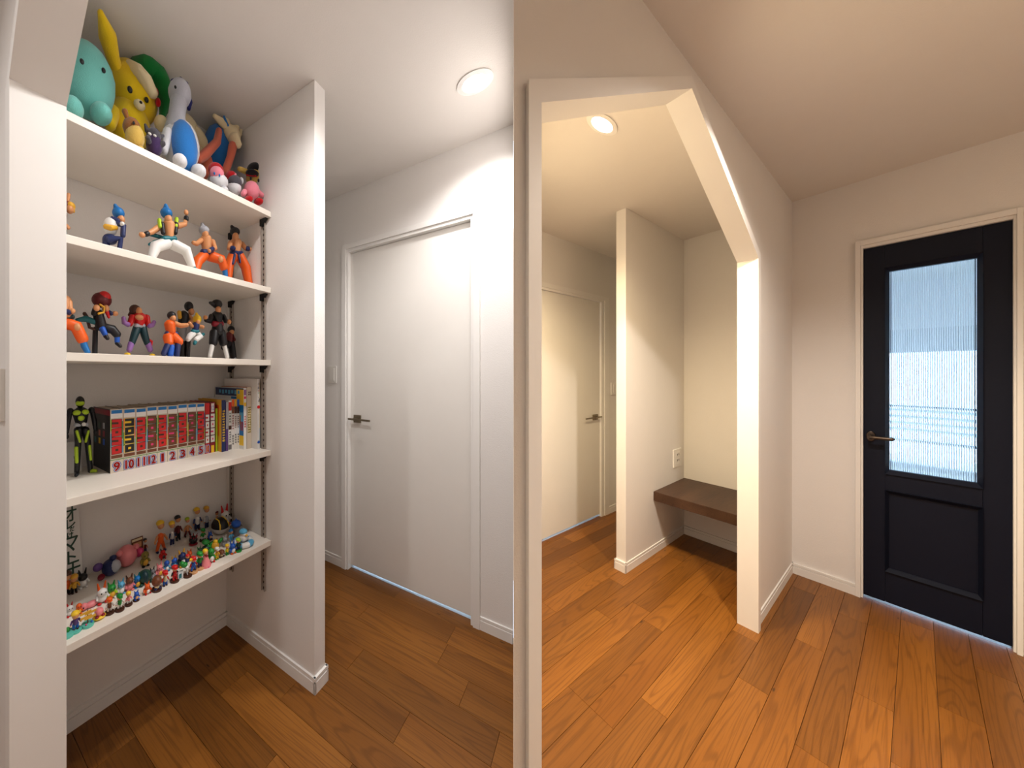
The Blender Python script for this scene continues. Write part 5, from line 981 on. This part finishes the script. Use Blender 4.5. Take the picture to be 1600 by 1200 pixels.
m_fig('navy and white figure with large yellow hair on a clear base', 308, 832.5, 798, 'navy', 'white', 'yellow', slim=.8, base='clear', arm='navy', shoe='brown')
m_fig('navy and white figure with yellow hair leaning by the back wall', 323, 827, 795, 'navy', 'silver', 'gold', slim=.6, arm='white', shoe='white')
M = Mini('small black and crimson spiky ball toy', 302, 851, 837); M.E('base', 'wine', 0, 0, .1, .42, .4, .1); M.E('body', 'black', 0, 0, .48, .4, .38, .38)
for k_ in range(6): a_ = k_ * math.pi / 3; M.T('spike', 'wine', [(.2 * math.cos(a_), .2 * math.sin(a_) - .05, .7), (.42 * math.cos(a_), .4 * math.sin(a_) - .05, .98)], [.09, .02])
m_fig('bright green-capped figure on a brown base in the shade', 317, 845, 828, 'white', 'green', None, cap='green', base='dbrown', arm='green')
m_animal('royal blue animal on a brown base in the shade', 328, 843, 831, 'blue', 'blue', ear='blue', belly='tan', base='dbrown')
M = Mini('black and white toy ball with yellow bands', 344, 833, 810, 'miniature_ball', 'ball'); H_ = M.H
M.add('lower_half', lathe_g([(.001, 0), (.22 * H_, .02 * H_), (.38 * H_, .14 * H_), (.46 * H_, .30 * H_), (.48 * H_, .42 * H_)], 20), 'white'); M.add('upper_half', lathe_g([(.49 * H_, .42 * H_), (.47 * H_, .60 * H_), (.38 * H_, .78 * H_), (.22 * H_, .90 * H_), (.001, .94 * H_)], 20), 'black')
for sg in (-1, 1): M.T('band', 'yellow', [(sg * .30, -.40, .46), (sg * .27, -.36, .66), (sg * .2, -.16, .86), (sg * .2, .1, .90)], .04)
m_fig('red-haired figure peeking over the black and white ball', 338, 817, 800, 'orange', 'skin', 'maroon', arm='skin')
m_animal('white rabbit with tall red ears in the back corner', 351, 819.5, 792, 'white', 'white', ear='red', foot='red', belly='white', earl=.36)
# tall printed card with brush lettering at the back
qr = ray('L', 130.5, 893, y=BN - .040); qt = ray('L', 120, 791, y=BN - .012)
yb, yt_ = qr.y, BN - .006
zt2 = z4 - TH - .012
xr0, xr1 = qr.x, qt.x
def card_pt(s, tt): # s 0..1 from right edge leftwards (metres), tt height 0..1
    return (xr0 + (xr1 - xr0) * tt - s, yb + (yt_ - yb) * tt, z5 + .0006 + (zt2 - z5) * tt)
O = Vector(card_pt(.06, 0))
pt_ = thing('printed_card', 'tall white card with green brush lettering leaning behind the miniatures', 'card', 'L', O)
rows_ = [[Vector(card_pt(s, tt)) - O for s in (0, .12)] for tt in (0, 1)]
obj('card', hexa_g([rows_[0][0], rows_[0][1], rows_[1][1], rows_[1][0]], [q + Vector((0, .002, 0)) for q in (rows_[0][0], rows_[0][1], rows_[1][1], rows_[1][0])]), 'paper_white', pt_)
for ch, u_, v_, wp, hp in (('オ', 110, 803, 16, 22), ('レ', 110.5, 818, 12, 14), ('だ', 112.5, 826, 6, 7), ('け', 109.5, 836, 8, 9), ('マ', 111, 850, 19, 22), ('ト', 112, 870, 11, 19), ('モ', 115.5, 888, 17, 22)):
    # pixel -> point on the leaning card
    best = None
    for i in range(200):
        tt = i / 199; y_ = yb + (yt_ - yb) * tt; q = ray('L', u_, v_, y=y_); zc_ = card_pt(0, tt)[2]
        if best is None or abs(q.z - zc_) < best[0]: best = (abs(q.z - zc_), q, tt)
    q, tt = best[1], best[2]; k_ = (q.x * math.cos(AL) + q.y * math.sin(AL)) / FPX
    g = text_g(ch, wp * k_ * LSX * 1.05, hp * k_)
    obj('lettering', [([(p[0] + q.x - O.x + ox * .0007, q.y - O.y - .0012 + p[2] * (yt_ - yb) / (zt2 - z5), p[2] + q.z - O.z + oz * .0007) for p in g[0]], g[1]) for ox, oz in ((-1, 0), (1, 0), (0, 1), (0, -1))], 'toy_dgreen', pt_)
